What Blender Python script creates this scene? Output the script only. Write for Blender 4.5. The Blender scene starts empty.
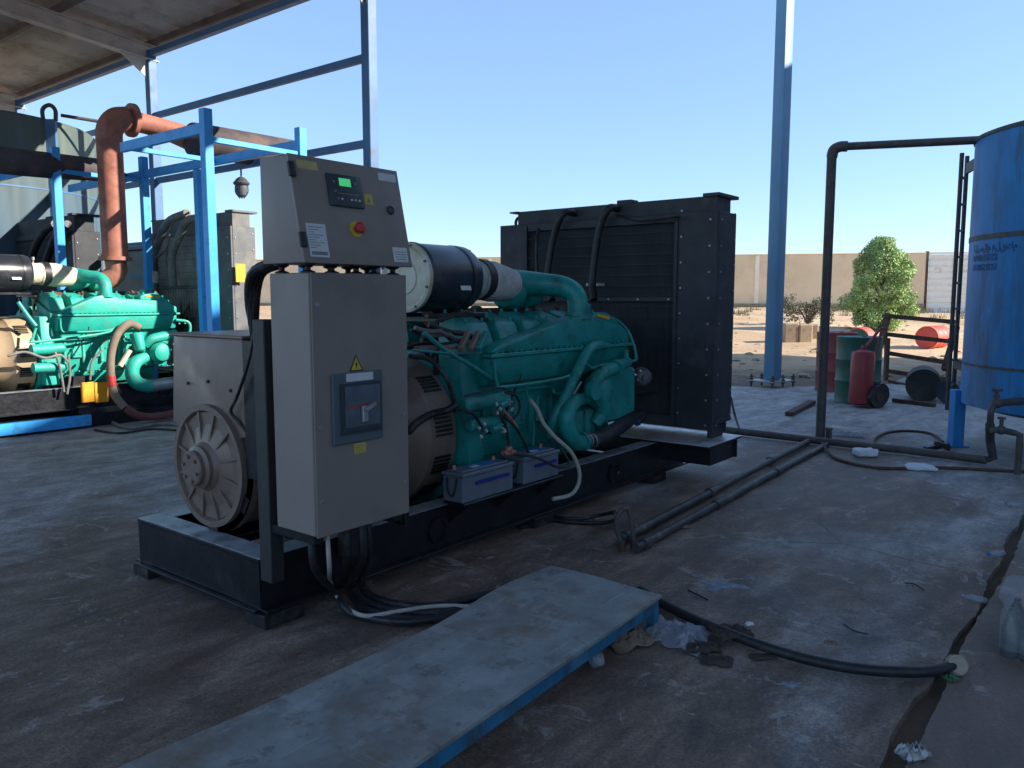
import bpy, bmesh, math, random
from mathutils import Vector, Matrix
random.seed(7)
D = bpy.data
scene = bpy.context.scene
COL = scene.collection
rad = math.radians

# ------------------------------------------------------------------ camera model
F, CX, CY, HC = 800.0, 512.0, 384.0, 1.45
PITCH = math.atan(86/800)
_c, _s = math.cos(PITCH), math.sin(PITCH)
def ray(x, y):
    a = (x-CX)/F; b = -(y-CY)/F
    return Vector((a, _c+b*_s, -_s+b*_c))
def gz(x, y, z=0.0):
    d = ray(x, y); t = (z-HC)/d.z
    return Vector((d.x*t, d.y*t, z))
def gY(x, y, Y):
    d = ray(x, y); t = Y/d.y
    return Vector((d.x*t, Y, HC+d.z*t))
A = rad(38.3)
U = Vector((math.sin(A), math.cos(A), 0)); V = Vector((-math.cos(A), math.sin(A), 0))
O = gz(261, 626)
RZ = math.pi/2 - A
def W(u, v, z=0.0): return O + U*u + V*v + Vector((0, 0, z))
def loc(p):
    q = Vector((p.x-O.x, p.y-O.y, 0)); return Vector((q.dot(U), q.dot(V), p.z))
def pv(x, y, v):
    d = ray(x, y); t = (O.dot(V)+v)/d.dot(V)
    return loc(Vector((0, 0, HC))+d*t)
def pu(x, y, u):
    d = ray(x, y); t = (O.dot(U)+u)/d.dot(U)
    return loc(Vector((0, 0, HC))+d*t)
def yz(x, y, z=0.0): return loc(gz(x, y, z))

# ------------------------------------------------------------------ materials
MATS = {}
def mat(name, col, rough=.5, metal=0.0, var=.25, vs=6.0, dirt=None, dirtamt=.35, dscale=3.0, bump=.0, bscale=60.0, spec=.5, streak=1.0, rvar=.15):
    if name in MATS: return MATS[name]
    m = D.materials.new(name); m.use_nodes = True
    nt = m.node_tree; N = nt.nodes; L = nt.links
    b = N['Principled BSDF']
    tc = N.new('ShaderNodeTexCoord')
    mp = N.new('ShaderNodeMapping'); mp.inputs['Scale'].default_value = (1, 1, streak)
    L.new(tc.outputs['Object'], mp.inputs['Vector'])
    n1 = N.new('ShaderNodeTexNoise'); n1.inputs['Scale'].default_value = vs; n1.inputs['Detail'].default_value = 6; n1.inputs['Roughness'].default_value = .6
    L.new(mp.outputs[0], n1.inputs['Vector'])
    r = N.new('ShaderNodeValToRGB')
    c0 = [max(0, c*(1-var)) for c in col[:3]]+[1]; c1 = [min(1, c*(1+var)) for c in col[:3]]+[1]
    r.color_ramp.elements[0].position = .3; r.color_ramp.elements[0].color = c0
    r.color_ramp.elements[1].position = .7; r.color_ramp.elements[1].color = c1
    L.new(n1.outputs['Fac'], r.inputs[0])
    out = r.outputs[0]
    if dirt:
        n2 = N.new('ShaderNodeTexNoise'); n2.inputs['Scale'].default_value = dscale; n2.inputs['Detail'].default_value = 9; n2.inputs['Roughness'].default_value = .7
        L.new(mp.outputs[0], n2.inputs['Vector'])
        mr = N.new('ShaderNodeMapRange'); mr.inputs['From Min'].default_value = .62-dirtamt*.35; mr.inputs['From Max'].default_value = .78-dirtamt*.3
        L.new(n2.outputs['Fac'], mr.inputs['Value'])
        mx = N.new('ShaderNodeMixRGB'); mx.inputs[2].default_value = (*dirt, 1)
        L.new(mr.outputs[0], mx.inputs[0]); L.new(out, mx.inputs[1]); out = mx.outputs[0]
    L.new(out, b.inputs['Base Color'])
    rr = N.new('ShaderNodeMapRange'); rr.inputs['To Min'].default_value = max(.05, rough-rvar); rr.inputs['To Max'].default_value = min(1, rough+rvar)
    n3 = N.new('ShaderNodeTexNoise'); n3.inputs['Scale'].default_value = vs*2.3; n3.inputs['Detail'].default_value = 5
    L.new(mp.outputs[0], n3.inputs['Vector']); L.new(n3.outputs['Fac'], rr.inputs['Value']); L.new(rr.outputs[0], b.inputs['Roughness'])
    b.inputs['Metallic'].default_value = metal
    b.inputs['Specular IOR Level'].default_value = spec
    if bump:
        nb = N.new('ShaderNodeTexNoise'); nb.inputs['Scale'].default_value = bscale; nb.inputs['Detail'].default_value = 4
        L.new(mp.outputs[0], nb.inputs['Vector'])
        bp = N.new('ShaderNodeBump'); bp.inputs['Strength'].default_value = bump; bp.inputs['Distance'].default_value = .01
        L.new(nb.outputs['Fac'], bp.inputs['Height']); L.new(bp.outputs[0], b.inputs['Normal'])
    MATS[name] = m
    return m
DUST = (.30, .25, .19)
M = {}
M['green'] = mat('teal_engine_paint', (.010, .25, .225), .40, 0, .22, 5, (.008, .10, .088), .3, 7, .3, 55)
M['green_dusty'] = mat('dusty_green_engine_paint', (.02, .40, .31), .5, 0, .16, 6, (.10, .30, .23), .3, 7, .25, 45)
M['black'] = mat('black_skid_paint', (.010, .011, .015), .35, 0, .3, 8, (.035, .035, .035), .2, 5, .15, 30)
M['radiator'] = mat('black_radiator_paint', (.026, .029, .036), .6, 0, .25, 5, (.06, .06, .06), .2, 3, .05, 30)
M['radiator_grey'] = mat('dusty_grey_radiator_paint', (.12, .125, .13), .6, 0, .2, 5, (.2, .18, .15), .35, 4, .05, 30)
M['taupe'] = mat('taupe_cabinet_paint', (.25, .21, .18), .48, 0, .06, 4, (.205, .17, .145), .35, 2.2, .05, 260, rvar=.06)
M['alt'] = mat('beige_alternator_paint', (.215, .155, .12), .42, .1, .12, 5, (.13, .10, .08), .3, 5, .08, 40)
M['alt_dusty'] = mat('tan_alternator_paint', (.46, .33, .2), .5, 0, .15, 6, (.3, .22, .15), .3, 6, .05, 40)
M['rubber'] = mat('black_rubber', (.016, .016, .018), .5, 0, .3, 12, (.08, .075, .07), .2, 10, .1, 60)
M['hose_grey'] = mat('dusty_grey_hose', (.17, .16, .15), .7, 0, .25, 12, DUST, .3, 8)
M['conduit'] = mat('beige_conduit', (.42, .39, .35), .6, 0, .15, 12)
M['filter'] = mat('black_filter_housing', (.02, .023, .03), .3, 0, .3, 3, (.07, .07, .075), .25, 4)
M['cream'] = mat('cream_filter_lid', (.60, .58, .46), .45, 0, .12, 4, (.42, .36, .2), .35, 5)
M['wrap'] = mat('white_tape_wrap', (.48, .47, .45), .7, 0, .18, 14, (.3, .27, .24), .3, 9, .5, 40)
M['wrap_cream'] = mat('cream_tape_wrap', (.74, .62, .46), .75, 0, .15, 14, (.5, .4, .28), .3, 9, .5, 40)
M['chrome'] = mat('bright_metal', (.6, .6, .58), .3, .9, .2, 30)
M['steel'] = mat('galvanised_steel', (.36, .37, .38), .45, .6, .2, 10, (.25, .22, .2), .2, 5)
M['copper'] = mat('dirty_copper_terminal', (.45, .2, .16), .5, .3, .3, 20)
M['red'] = mat('red_plastic', (.5, .03, .03), .4, 0, .1, 10)
M['yellow'] = mat('yellow_sticker', (.62, .46, .04), .5, 0, .08, 20)
M['yellow_pale'] = mat('pale_yellow_sticker', (.5, .40, .16), .5, 0, .1, 20)
M['white'] = mat('white_sticker', (.62, .63, .64), .5, 0, .06, 20)
M['ink'] = mat('black_ink', (.02, .02, .02), .5, 0, .1, 10)
M['ink_grey'] = mat('grey_ink', (.2, .21, .23), .5, 0, .1, 10)
M['orange'] = mat('orange_sticker', (.85, .36, .02), .5, 0, .08, 12)
M['plate_dark'] = mat('dark_breaker_plastic', (.035, .05, .06), .4, 0, .1, 10)
M['breaker_grey'] = mat('blue_grey_breaker_frame', (.09, .12, .135), .45, 0, .08, 10)
M['glassy'] = mat('breaker_window', (.10, .125, .15), .15, 0, .2, 14)
M['battery'] = mat('grey_battery_case', (.14, .17, .21), .4, 0, .12, 10, (.12, .13, .14), .2, 6)
M['blue_label'] = mat('blue_battery_label', (.03, .17, .42), .4, 0, .15, 16)
M['blue_post'] = mat('blue_steel_paint', (.045, .38, .85), .4, 0, .18, 4, (.05, .15, .3), .25, 4)
M['blue_shed'] = mat('shed_blue_paint', (.07, .17, .33), .5, 0, .18, 3, (.12, .10, .09), .2, 4)
M['blue_tank'] = mat('blue_tank_paint', (.02, .235, .56), .6, 0, .22, 1.8, (.05, .13, .24), .45, 2.2, .05, 20, streak=.35)
M['rust_band'] = mat('rusty_blue_band', (.10, .085, .06), .7, 0, .5, 14, (.03, .09, .2), .4, 12)
M['pipe_dark'] = mat('dark_steel_pipe', (.085, .08, .08), .6, .2, .3, 12, (.12, .07, .045), .35, 8)
M['pipe_ground'] = mat('dusty_black_pipe', (.05, .048, .048), .55, 0, .3, 9, (.14, .12, .1), .3, 6)
M['rust_red'] = mat('rust_red_primer', (.40, .155, .105), .7, 0, .2, 5, (.24, .08, .055), .4, 4)
M['silencer'] = mat('heat_dulled_silencer', (.065, .05, .052), .75, 0, .3, 4, (.16, .08, .05), .35, 4)
M['beam_cream'] = mat('dusty_cream_rafter', (.72, .62, .54), .7, 0, .15, 3, (.5, .4, .32), .3, 4)
M['purlin'] = mat('dark_purlin', (.16, .12, .11), .7, 0, .3, 3)
M['roof_under'] = mat('rusty_roof_sheet', (.66, .54, .45), .7, 0, .18, 1.2, (.42, .28, .2), .35, 1.5)
M['pole'] = mat('faded_blue_pole_paint', (.12, .26, .39), .5, 0, .15, 2, (.2, .2, .2), .2, 5, streak=.4)
M['plate'] = mat('weathered_plate_steel', (.27, .285, .28), .55, .1, .28, 6, (.21, .165, .125), .32, 2.4, .2, 30)
M['frame_blue'] = mat('blue_angle_frame', (.02, .16, .30), .5, 0, .2, 5, (.05, .06, .07), .3, 6)
M['rust'] = mat('rusty_brown_steel', (.10, .055, .038), .8, .1, .35, 12, (.05, .03, .025), .3, 9)
M['drum_red'] = mat('faded_red_drum', (.30, .05, .05), .5, 0, .25, 4, (.16, .05, .04), .35, 5)
M['drum_green'] = mat('green_drum', (.012, .10, .065), .45, 0, .25, 4, (.08, .06, .04), .25, 5)
M['drum_dark'] = mat('dark_oily_drum', (.022, .024, .022), .55, 0, .35, 6, (.06, .05, .035), .25, 5)
M['drum_orange'] = mat('sunbleached_red_drum', (.62, .09, .06), .55, 0, .2, 4, (.4, .12, .08), .3, 5)
M['ext'] = mat('extinguisher_red', (.30, .035, .038), .4, 0, .15, 6, (.2, .05, .04), .25, 6)
M['plastic'] = mat('clear_plastic_film', (.40, .45, .52), .25, 0, .35, 30, None, .3, 3, .8, 30)
M['cloth'] = mat('oily_brown_rag', (.055, .042, .036), .9, 0, .35, 14)
M['card'] = mat('brown_card', (.19, .14, .10), .85, 0, .3, 8)
M['paper'] = mat('white_paper', (.62, .66, .70), .7, 0, .12, 12)
M['wood'] = mat('pale_wood', (.36, .31, .24), .8, 0, .25, 14)
M['blockstone'] = mat('sandy_concrete_block', (.36, .27, .17), .9, 0, .22, 4, (.2, .15, .1), .3, 6, .4, 14)
M['wall'] = mat('tan_rendered_wall', (.82, .645, .42), .9, 0, .10, .5, (.66, .50, .33), .35, .8, .1, 10)
M['wall_joint'] = mat('pale_wall_mortar', (.92, .84, .68), .9, 0, .1, 2)
M['shutter'] = mat('white_ribbed_metal', (.85, .84, .76), .5, 0, .08, 2, (.45, .4, .3), .2, 2)
M['bark'] = mat('grey_bark', (.15, .11, .08), .9, 0, .3, 10, None, .3, 3, .6, 20)
M['leaf'] = mat('bright_leaf', (.30, .44, .15), .65, 0, .6, 2.2, (.30, .33, .14), .35, 7)
M['leaf_dry'] = mat('grey_dry_leaf', (.13, .13, .08), .8, 0, .4, 3)
M['bldg'] = mat('shade_building_sheet', (.74, .72, .68), .7, 0, .1, .5, (.6, .56, .5), .3, .7)  # pale so the added building bounces fill light into the shade
M['darkglass'] = mat('dark_window_glass', (.03, .04, .05), .1, 0, .1, 2)
M['lamp_metal'] = mat('grey_lamp_metal', (.10, .10, .11), .5, .3, .2, 20)
M['lamp_glass'] = mat('frosted_lamp_glass', (.14, .145, .15), .25, 0, .1, 10)
M['splash'] = mat('dried_white_splash', (.22, .27, .33), .8, 0, .4, 25)
M['water_blue'] = mat('blue_bottle_cap', (.03, .2, .5), .4, 0, .1, 20)
M['flange'] = mat('sky_sheen_flange', (.34, .37, .40), .35, 0, .25, 7, (.05, .05, .05), .3, 6)  # black beam tops coloured pale to imitate glancing sky reflection
M['plate_pale'] = mat('sky_sheen_plate', (.52, .54, .56), .4, .2, .2, 6, (.2, .17, .14), .3, 5)  # sky sheen on the black platform top, put into a pale colour
M['post_grey'] = mat('dark_taupe_post', (.035, .033, .034), .5, 0, .15, 5, (.03, .03, .03), .3, 4)
M['teal_dark'] = mat('dark_green_sheet', (.02, .06, .055), .6, 0, .2, 3)

def scratch(m, dark, pale):
    nt = m.node_tree; N = nt.nodes; L = nt.links; b = N['Principled BSDF']; src = b.inputs['Base Color'].links[0].from_socket
    tc = N.new('ShaderNodeTexCoord')
    for (sx, sy, rz, a, c, colr, amt) in ((3, 42, .9, .60, .66, pale, .5), (46, 4, .2, .62, .67, pale, .35), (9, 9, 0, .57, .62, dark, .5), (2.2, 2.2, 0, .56, .60, pale, .35), (28, 28, 0, .6, .66, dark, .5)):
        mp = N.new('ShaderNodeMapping'); mp.inputs['Scale'].default_value = (sx, sy, 1); mp.inputs['Rotation'].default_value = (0, 0, rz); L.new(tc.outputs['Object'], mp.inputs[0])
        n = N.new('ShaderNodeTexNoise'); n.inputs['Scale'].default_value = 1; n.inputs['Detail'].default_value = 8; n.inputs['Roughness'].default_value = .7; L.new(mp.outputs[0], n.inputs[0])
        r = N.new('ShaderNodeMapRange'); r.inputs[1].default_value = a; r.inputs[2].default_value = c; r.inputs[4].default_value = amt; L.new(n.outputs['Fac'], r.inputs[0])
        x = N.new('ShaderNodeMixRGB'); x.inputs[2].default_value = (*colr, 1); L.new(r.outputs[0], x.inputs[0]); L.new(src, x.inputs[1]); src = x.outputs[0]
    L.new(src, b.inputs['Base Color'])
scratch(M['plate'], (.11, .10, .09), (.44, .48, .49))
scratch(M['frame_blue'], (.05, .05, .05), (.10, .24, .36))
scratch(M['blue_tank'], (.06, .10, .17), (.07, .27, .52))
scratch(M['drum_green'], (.06, .05, .04), (.06, .16, .11))
scratch(M['drum_red'], (.09, .05, .04), (.36, .12, .10))
def lcd():
    m = mat('green_lcd_screen', (.05, .42, .14), .3, 0, .12, 60)
    b = m.node_tree.nodes['Principled BSDF']
    b.inputs['Emission Color'].default_value = (.08, .75, .25, 1); b.inputs['Emission Strength'].default_value = .18
    return m
M['lcd'] = lcd()
# translucent leaves
for k in ('leaf',):
    M[k].node_tree.nodes['Principled BSDF'].inputs['Subsurface Weight'].default_value = 0.0
# film with some transparency
pb = M['plastic'].node_tree.nodes['Principled BSDF']
pb.inputs['Alpha'].default_value = .34

def finmat(name, col, sc, horiz):
    m = D.materials.new(name); m.use_nodes = True; nt = m.node_tree; N = nt.nodes; L = nt.links
    b = N['Principled BSDF']; tc = N.new('ShaderNodeTexCoord'); w = N.new('ShaderNodeTexWave')
    w.bands_direction = 'Z' if horiz else 'Y'; w.inputs['Scale'].default_value = sc; w.inputs['Distortion'].default_value = 0
    L.new(tc.outputs['Object'], w.inputs['Vector'])
    bp = N.new('ShaderNodeBump'); bp.inputs['Strength'].default_value = .7; bp.inputs['Distance'].default_value = .01
    L.new(w.outputs['Fac'], bp.inputs['Height']); L.new(bp.outputs[0], b.inputs['Normal'])
    n = N.new('ShaderNodeTexNoise'); n.inputs['Scale'].default_value = 3; n.inputs['Detail'].default_value = 6
    L.new(tc.outputs['Object'], n.inputs['Vector'])
    r = N.new('ShaderNodeValToRGB'); r.color_ramp.elements[0].position = .35; r.color_ramp.elements[1].position = .7
    r.color_ramp.elements[0].color = (*[c*.6 for c in col], 1); r.color_ramp.elements[1].color = (*[c*1.4 for c in col], 1)
    L.new(n.outputs['Fac'], r.inputs[0]); L.new(r.outputs[0], b.inputs['Base Color']); b.inputs['Roughness'].default_value = .6
    return m
M['core'] = finmat('radiator_core_fins', (.022, .025, .031), 30, False)
M['core_grey'] = finmat('dusty_radiator_core_fins', (.45, .42, .36), 30, False)

def ground_material(kind):
    m = D.materials.new('stained_concrete' if kind == 'concrete' else ('dirty_walkway_concrete' if kind == 'strip' else 'desert_soil'))
    m.use_nodes = True; nt = m.node_tree; N = nt.nodes; L = nt.links; b = N['Principled BSDF']
    g = N.new('ShaderNodeNewGeometry')
    def noise(s, d=8, r=.6, dist=0, vec=None):
        n = N.new('ShaderNodeTexNoise'); n.inputs['Scale'].default_value = s; n.inputs['Detail'].default_value = d
        n.inputs['Roughness'].default_value = r; n.inputs['Distortion'].default_value = dist
        L.new(vec or g.outputs['Position'], n.inputs['Vector']); return n.outputs['Fac']
    def ramp(i, pts):
        r = N.new('ShaderNodeValToRGB'); e = r.color_ramp.elements
        e[0].position, e[0].color = pts[0][0], (*pts[0][1], 1); e[1].position, e[1].color = pts[-1][0], (*pts[-1][1], 1)
        for p, c in pts[1:-1]:
            q = e.new(p); q.color = (*c, 1)
        L.new(i, r.inputs[0]); return r.outputs[0]
    def mr(i, a, c, x=0.0, y=1.0):
        n = N.new('ShaderNodeMapRange'); n.inputs[1].default_value = a; n.inputs[2].default_value = c
        n.inputs[3].default_value = x; n.inputs[4].default_value = y; L.new(i, n.inputs[0]); return n.outputs[0]
    def mth(op, a, c):
        n = N.new('ShaderNodeMath'); n.operation = op
        for k, q in ((0, a), (1, c)):
            if isinstance(q, (int, float)): n.inputs[k].default_value = q
            else: L.new(q, n.inputs[k])
        return n.outputs[0]
    def mix(f, a, c, bt='MIX'):
        n = N.new('ShaderNodeMixRGB'); n.blend_type = bt
        for k, q in ((0, f), (1, a), (2, c)):
            if isinstance(q, (int, float)): n.inputs[k].default_value = q
            elif isinstance(q, tuple): n.inputs[k].default_value = (*q, 1)
            else: L.new(q, n.inputs[k])
        return n.outputs[0]
    if kind in ('concrete', 'strip'):
        # yard aligned coordinates for streaks
        mp = N.new('ShaderNodeMapping'); mp.vector_type = 'POINT'; mp.inputs['Rotation'].default_value = (0, 0, -RZ); mp.inputs['Scale'].default_value = (1, 1, 1)
        L.new(g.outputs['Position'], mp.inputs['Vector'])
        mp2 = N.new('ShaderNodeMapping'); mp2.inputs['Scale'].default_value = (.9, 2.4, 1); L.new(mp.outputs[0], mp2.inputs['Vector'])
        big = noise(.55, 6, .6, .6); med = noise(1.9, 10, .68, .3, mp2.outputs[0]); fine = noise(14, 8, .7); grit = noise(90, 3, .6)
        light = ramp(med, [(.34, (.22, .205, .195)), (.45, (.36, .345, .335)), (.55, (.49, .475, .455)), (.68, (.66, .63, .59))])
        dark = ramp(med, [(.34, (.125, .088, .066)), (.46, (.225, .162, .122)), (.56, (.32, .238, .185)), (.68, (.48, .385, .31))])
        # oil-soaked zone round the generator set
        def blob(cx, cy, rx, ry, rot):
            m1 = N.new('ShaderNodeMapping'); m1.vector_type = 'TEXTURE'; m1.inputs['Location'].default_value = (cx, cy, 0)
            m1.inputs['Rotation'].default_value = (0, 0, rot); m1.inputs['Scale'].default_value = (rx, ry, 1000)
            L.new(g.outputs['Position'], m1.inputs['Vector'])
            ln = N.new('ShaderNodeVectorMath'); ln.operation = 'LENGTH'; L.new(m1.outputs[0], ln.inputs[0])
            return ln.outputs['Value']
        c1 = W(.1, -.1); d1 = blob(c1.x, c1.y, 3.6, 2.4, RZ)
        c2 = W(4.4, -.9); d2 = blob(c2.x, c2.y, 2.6, 1.0, RZ)
        c3 = W(1.0, -2.9); d3 = blob(c3.x, c3.y, 2.6, .8, RZ)
        dd = mth('MINIMUM', mth('MINIMUM', d1, d2), d3)
        edge = mth('ADD', dd, mr(big, .3, .7, .45, -.45))
        edge = mth('ADD', edge, mr(fine, .3, .7, .1, -.1))
        k = mr(edge, .82, 1.12)
        colr = mix(k, dark, light)
        k2 = mr(noise(.9, 9, .72, 1.2), .56, .68)          # scattered old oil spots
        colr = mix(mth('MULTIPLY', k2, .75), colr, (.10, .085, .078))
        k3 = mr(noise(1.4, 10, .75, .8, mp2.outputs[0]), .60, .70)
        colr = mix(mth('MULTIPLY', k3, .6), colr, (.55, .53, .52))
        k5 = mr(noise(5.0, 9, .75, .5), .5, .64); colr = mix(mth('MULTIPLY', k5, .45), colr, (.12, .105, .098))
        k6 = mr(noise(7.5, 9, .75, 1.5, mp2.outputs[0]), .58, .68); colr = mix(mth('MULTIPLY', k6, .5), colr, (.46, .43, .41))
        # rust / dust tint
        k4 = mr(noise(.8, 7, .65), .52, .66)
        colr = mix(mth('MULTIPLY', k4, .45), colr, (.26, .175, .13))
        colr = mix(.6, colr, ramp(grit, [(.38, (.42, .42, .42)), (.62, (1.0, 1.0, 1.0))]), 'MULTIPLY')
        colr = mix(.45, colr, ramp(noise(38, 5, .75), [(.38, (.4, .39, .38)), (.6, (1.0, 1.0, 1.0))]), 'MULTIPLY')
        if kind == 'strip': colr = mix(.5, colr, (.22, .175, .15))
        k7 = mr(noise(19, 7, .8), .60, .635); colr = mix(mth('MULTIPLY', k7, .5), colr, (.09, .08, .072))
        k8 = mr(noise(3.1, 12, .8, .9), .575, .60); colr = mix(mth('MULTIPLY', k8, .38), colr, (.60, .57, .54))
        k9 = mr(noise(2.3, 12, .82, .6, mp2.outputs[0]), .58, .61); colr = mix(mth('MULTIPLY', k9, .5), colr, (.10, .085, .075))
        # cracks
        vo = N.new('ShaderNodeTexVoronoi'); vo.feature = 'DISTANCE_TO_EDGE'; vo.inputs['Scale'].default_value = .42
        wv = N.new('ShaderNodeMixRGB'); wv.inputs[0].default_value = .12; L.new(g.outputs['Position'], wv.inputs[1])
        nn = N.new('ShaderNodeTexNoise'); nn.inputs['Scale'].default_value = 2.5; nn.inputs['Detail'].default_value = 6; L.new(g.outputs['Position'], nn.inputs['Vector'])
        L.new(nn.outputs['Color'], wv.inputs[2]); L.new(wv.outputs[0], vo.inputs['Vector'])
        ck = mth('MULTIPLY', mr(vo.outputs['Distance'], .0, .006, 1, 0), mr(noise(.7, 3), .48, .6))
        colr = mix(mth('MULTIPLY', ck, .6), colr, (.05, .045, .04))
        L.new(colr, b.inputs['Base Color'])
        L.new(mr(med, .3, .7, .55, .82), b.inputs['Roughness'])
        b.inputs['Specular IOR Level'].default_value = .4
        bp = N.new('ShaderNodeBump'); bp.inputs['Strength'].default_value = .5; bp.inputs['Distance'].default_value = .012
        L.new(mth('ADD', mth('MULTIPLY', fine, .8), mth('MULTIPLY', grit, .35)), bp.inputs['Height']); L.new(bp.outputs[0], b.inputs['Normal'])
    else:
        big = noise(.12, 8, .6, .5); med = noise(1.1, 10, .7); fine = noise(9, 8, .7)
        colr = ramp(big, [(.32, (.42, .28, .165)), (.5, (.54, .385, .24)), (.68, (.63, .475, .32))])
        colr = mix(mth('MULTIPLY', mr(med, .5, .66), .55), colr, (.26, .18, .12))
        colr = mix(mth('MULTIPLY', mr(fine, .56, .68), .5), colr, (.20, .16, .12))
        # dark soil by the slab edge
        sx = N.new('ShaderNodeSeparateXYZ'); L.new(g.outputs['Position'], sx.inputs[0])
        near = mr(mth('ADD', sx.outputs['Y'], mr(med, .3, .7, -2.2, 2.2)), 17.5, 14.5)
        colr = mix(mth('MULTIPLY', near, .8), colr, (.10, .085, .075))
        L.new(colr, b.inputs['Base Color']); b.inputs['Roughness'].default_value = .95; b.inputs['Specular IOR Level'].default_value = .1
        bp = N.new('ShaderNodeBump'); bp.inputs['Strength'].default_value = .8; bp.inputs['Distance'].default_value = .06
        L.new(mth('ADD', med, mth('MULTIPLY', fine, .5)), bp.inputs['Height']); L.new(bp.outputs[0], b.inputs['Normal'])
    return m

# ------------------------------------------------------------------ mesh builder
def smooth_path(pts, n=6):
    P = [Vector(p) for p in pts]
    if len(P) < 3: return P
    Q = [P[0]*2-P[1]]+P+[P[-1]*2-P[-2]]; out = []
    for i in range(1, len(Q)-2):
        for k in range(n):
            t = k/n; a, b, c, d = Q[i-1], Q[i], Q[i+1], Q[i+2]
            out.append(.5*((2*b)+(c-a)*t+(2*a-5*b+4*c-d)*t*t+(-a+3*b-3*c+d)*t**3))
    out.append(P[-1]); return out
class MB:
    def __init__(s): s.bm = bmesh.new()
    def box(s, lo, hi, bev=.004, rot=None, piv=None):
        lo, hi = Vector(lo), Vector(hi)
        lo2 = Vector([min(a, b) for a, b in zip(lo, hi)]); hi2 = Vector([max(a, b) for a, b in zip(lo, hi)])
        r = bmesh.ops.create_cube(s.bm, size=1.0); vs = r['verts']
        c = (lo2+hi2)/2; d = hi2-lo2
        for v in vs: v.co = Vector((v.co.x*d.x, v.co.y*d.y, v.co.z*d.z))+c
        if rot:
            p = Vector(piv) if piv else c
            for v in vs: v.co = rot @ (v.co-p)+p
        if bev and min(d) > bev*2.2:
            es = set(e for v in vs for e in v.link_edges)
            bmesh.ops.bevel(s.bm, geom=list(es), offset=bev, segments=1, profile=.5, affect='EDGES')
        return s
    def beam(s, p0, p1, w, h, up=(0, 0, 1), bev=.003):
        p0, p1 = Vector(p0), Vector(p1); x = (p1-p0); l = x.length; x.normalize()
        y = Vector(up).cross(x)
        if y.length < 1e-4: y = Vector((0, 1, 0)).cross(x)
        y.normalize(); z = x.cross(y)
        R = Matrix((x, y, z)).transposed()
        r = bmesh.ops.create_cube(s.bm, size=1.0); vs = r['verts']; c = (p0+p1)/2
        for v in vs: v.co = R @ Vector((v.co.x*l, v.co.y*w, v.co.z*h))+c
        if bev and min(w, h) > bev*2.2:
            es = set(e for v in vs for e in v.link_edges)
            bmesh.ops.bevel(s.bm, geom=list(es), offset=bev, segments=1, profile=.5, affect='EDGES')
        return s
    def ibeam(s, p0, p1, w, h, t=.012, up=(0, 0, 1)):
        up = Vector(up).normalized()
        d = up*(h/2-t/2)
        s.beam(Vector(p0)+d, Vector(p1)+d, w, t, up, 0); s.beam(Vector(p0)-d, Vector(p1)-d, w, t, up, 0)
        s.beam(p0, p1, t, h-2*t-.002, up, 0); return s
    def cyl(s, p0, p1, r0, r1=None, seg=24, caps=True):
        return s.tube([p0, p1], [r0, r1 if r1 is not None else r0], seg, caps, 0)
    def tube(s, pts, r, seg=12, caps=True, sm=5):
        P = smooth_path(pts, sm) if sm and len(pts) > 2 else [Vector(p) for p in pts]
        n = len(P)
        if isinstance(r, (int, float)): R = [r]*n
        elif len(r) == n: R = r
        else:
            R = []
            for i in range(n):
                t = i/(n-1)*(len(r)-1); a = min(int(t), len(r)-2); R.append(r[a]+(r[a+1]-r[a])*(t-a))
        rings = []; prev = None
        for i, p in enumerate(P):
            t = (P[min(i+1, n-1)]-P[max(i-1, 0)])
            if t.length < 1e-9: t = Vector((0, 0, 1))
            t.normalize()
            if prev is None:
                a = Vector((0, 0, 1)) if abs(t.z) < .9 else Vector((1, 0, 0)); x = t.cross(a).normalized()
            else:
                x = prev-t*prev.dot(t)
                x = x.normalized() if x.length > 1e-6 else t.orthogonal().normalized()
            prev = x; y = t.cross(x)
            rings.append([s.bm.verts.new(p+(x*math.cos(2*math.pi*k/seg)+y*math.sin(2*math.pi*k/seg))*R[i]) for k in range(seg)])
        for a, b in zip(rings, rings[1:]):
            for k in range(seg): s.bm.faces.new((a[k], a[(k+1) % seg], b[(k+1) % seg], b[k]))
        if caps:
            s.bm.faces.new(rings[0]); s.bm.faces.new(rings[-1])
        return s
    def lathe(s, prof, org, axis=(0, 0, 1), seg=40, caps=True):
        ax = Vector(axis).normalized(); x = ax.orthogonal().normalized(); y = ax.cross(x); org = Vector(org)
        rings = []
        for r, h in prof:
            r = max(r, .0005)
            rings.append([s.bm.verts.new(org+ax*h+(x*math.cos(2*math.pi*k/seg)+y*math.sin(2*math.pi*k/seg))*r) for k in range(seg)])
        for a, b in zip(rings, rings[1:]):
            for k in range(seg): s.bm.faces.new((a[k], a[(k+1) % seg], b[(k+1) % seg], b[k]))
        if caps: s.bm.faces.new(rings[0]); s.bm.faces.new(rings[-1])
        return s
    def prism(s, poly, ext, bev=0):
        a = [s.bm.verts.new(Vector(p)) for p in poly]; e = Vector(ext)
        b = [s.bm.verts.new(Vector(p)+e) for p in poly]; n = len(a)
        fs = [s.bm.faces.new(a), s.bm.faces.new(b[::-1])]
        for k in range(n): fs.append(s.bm.faces.new((a[k], b[k], b[(k+1) % n], a[(k+1) % n])))
        if bev:
            es = set(x for f in fs for x in f.edges)
            bmesh.ops.bevel(s.bm, geom=list(es), offset=bev, segments=2, profile=.5, affect='EDGES')
        return s
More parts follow.
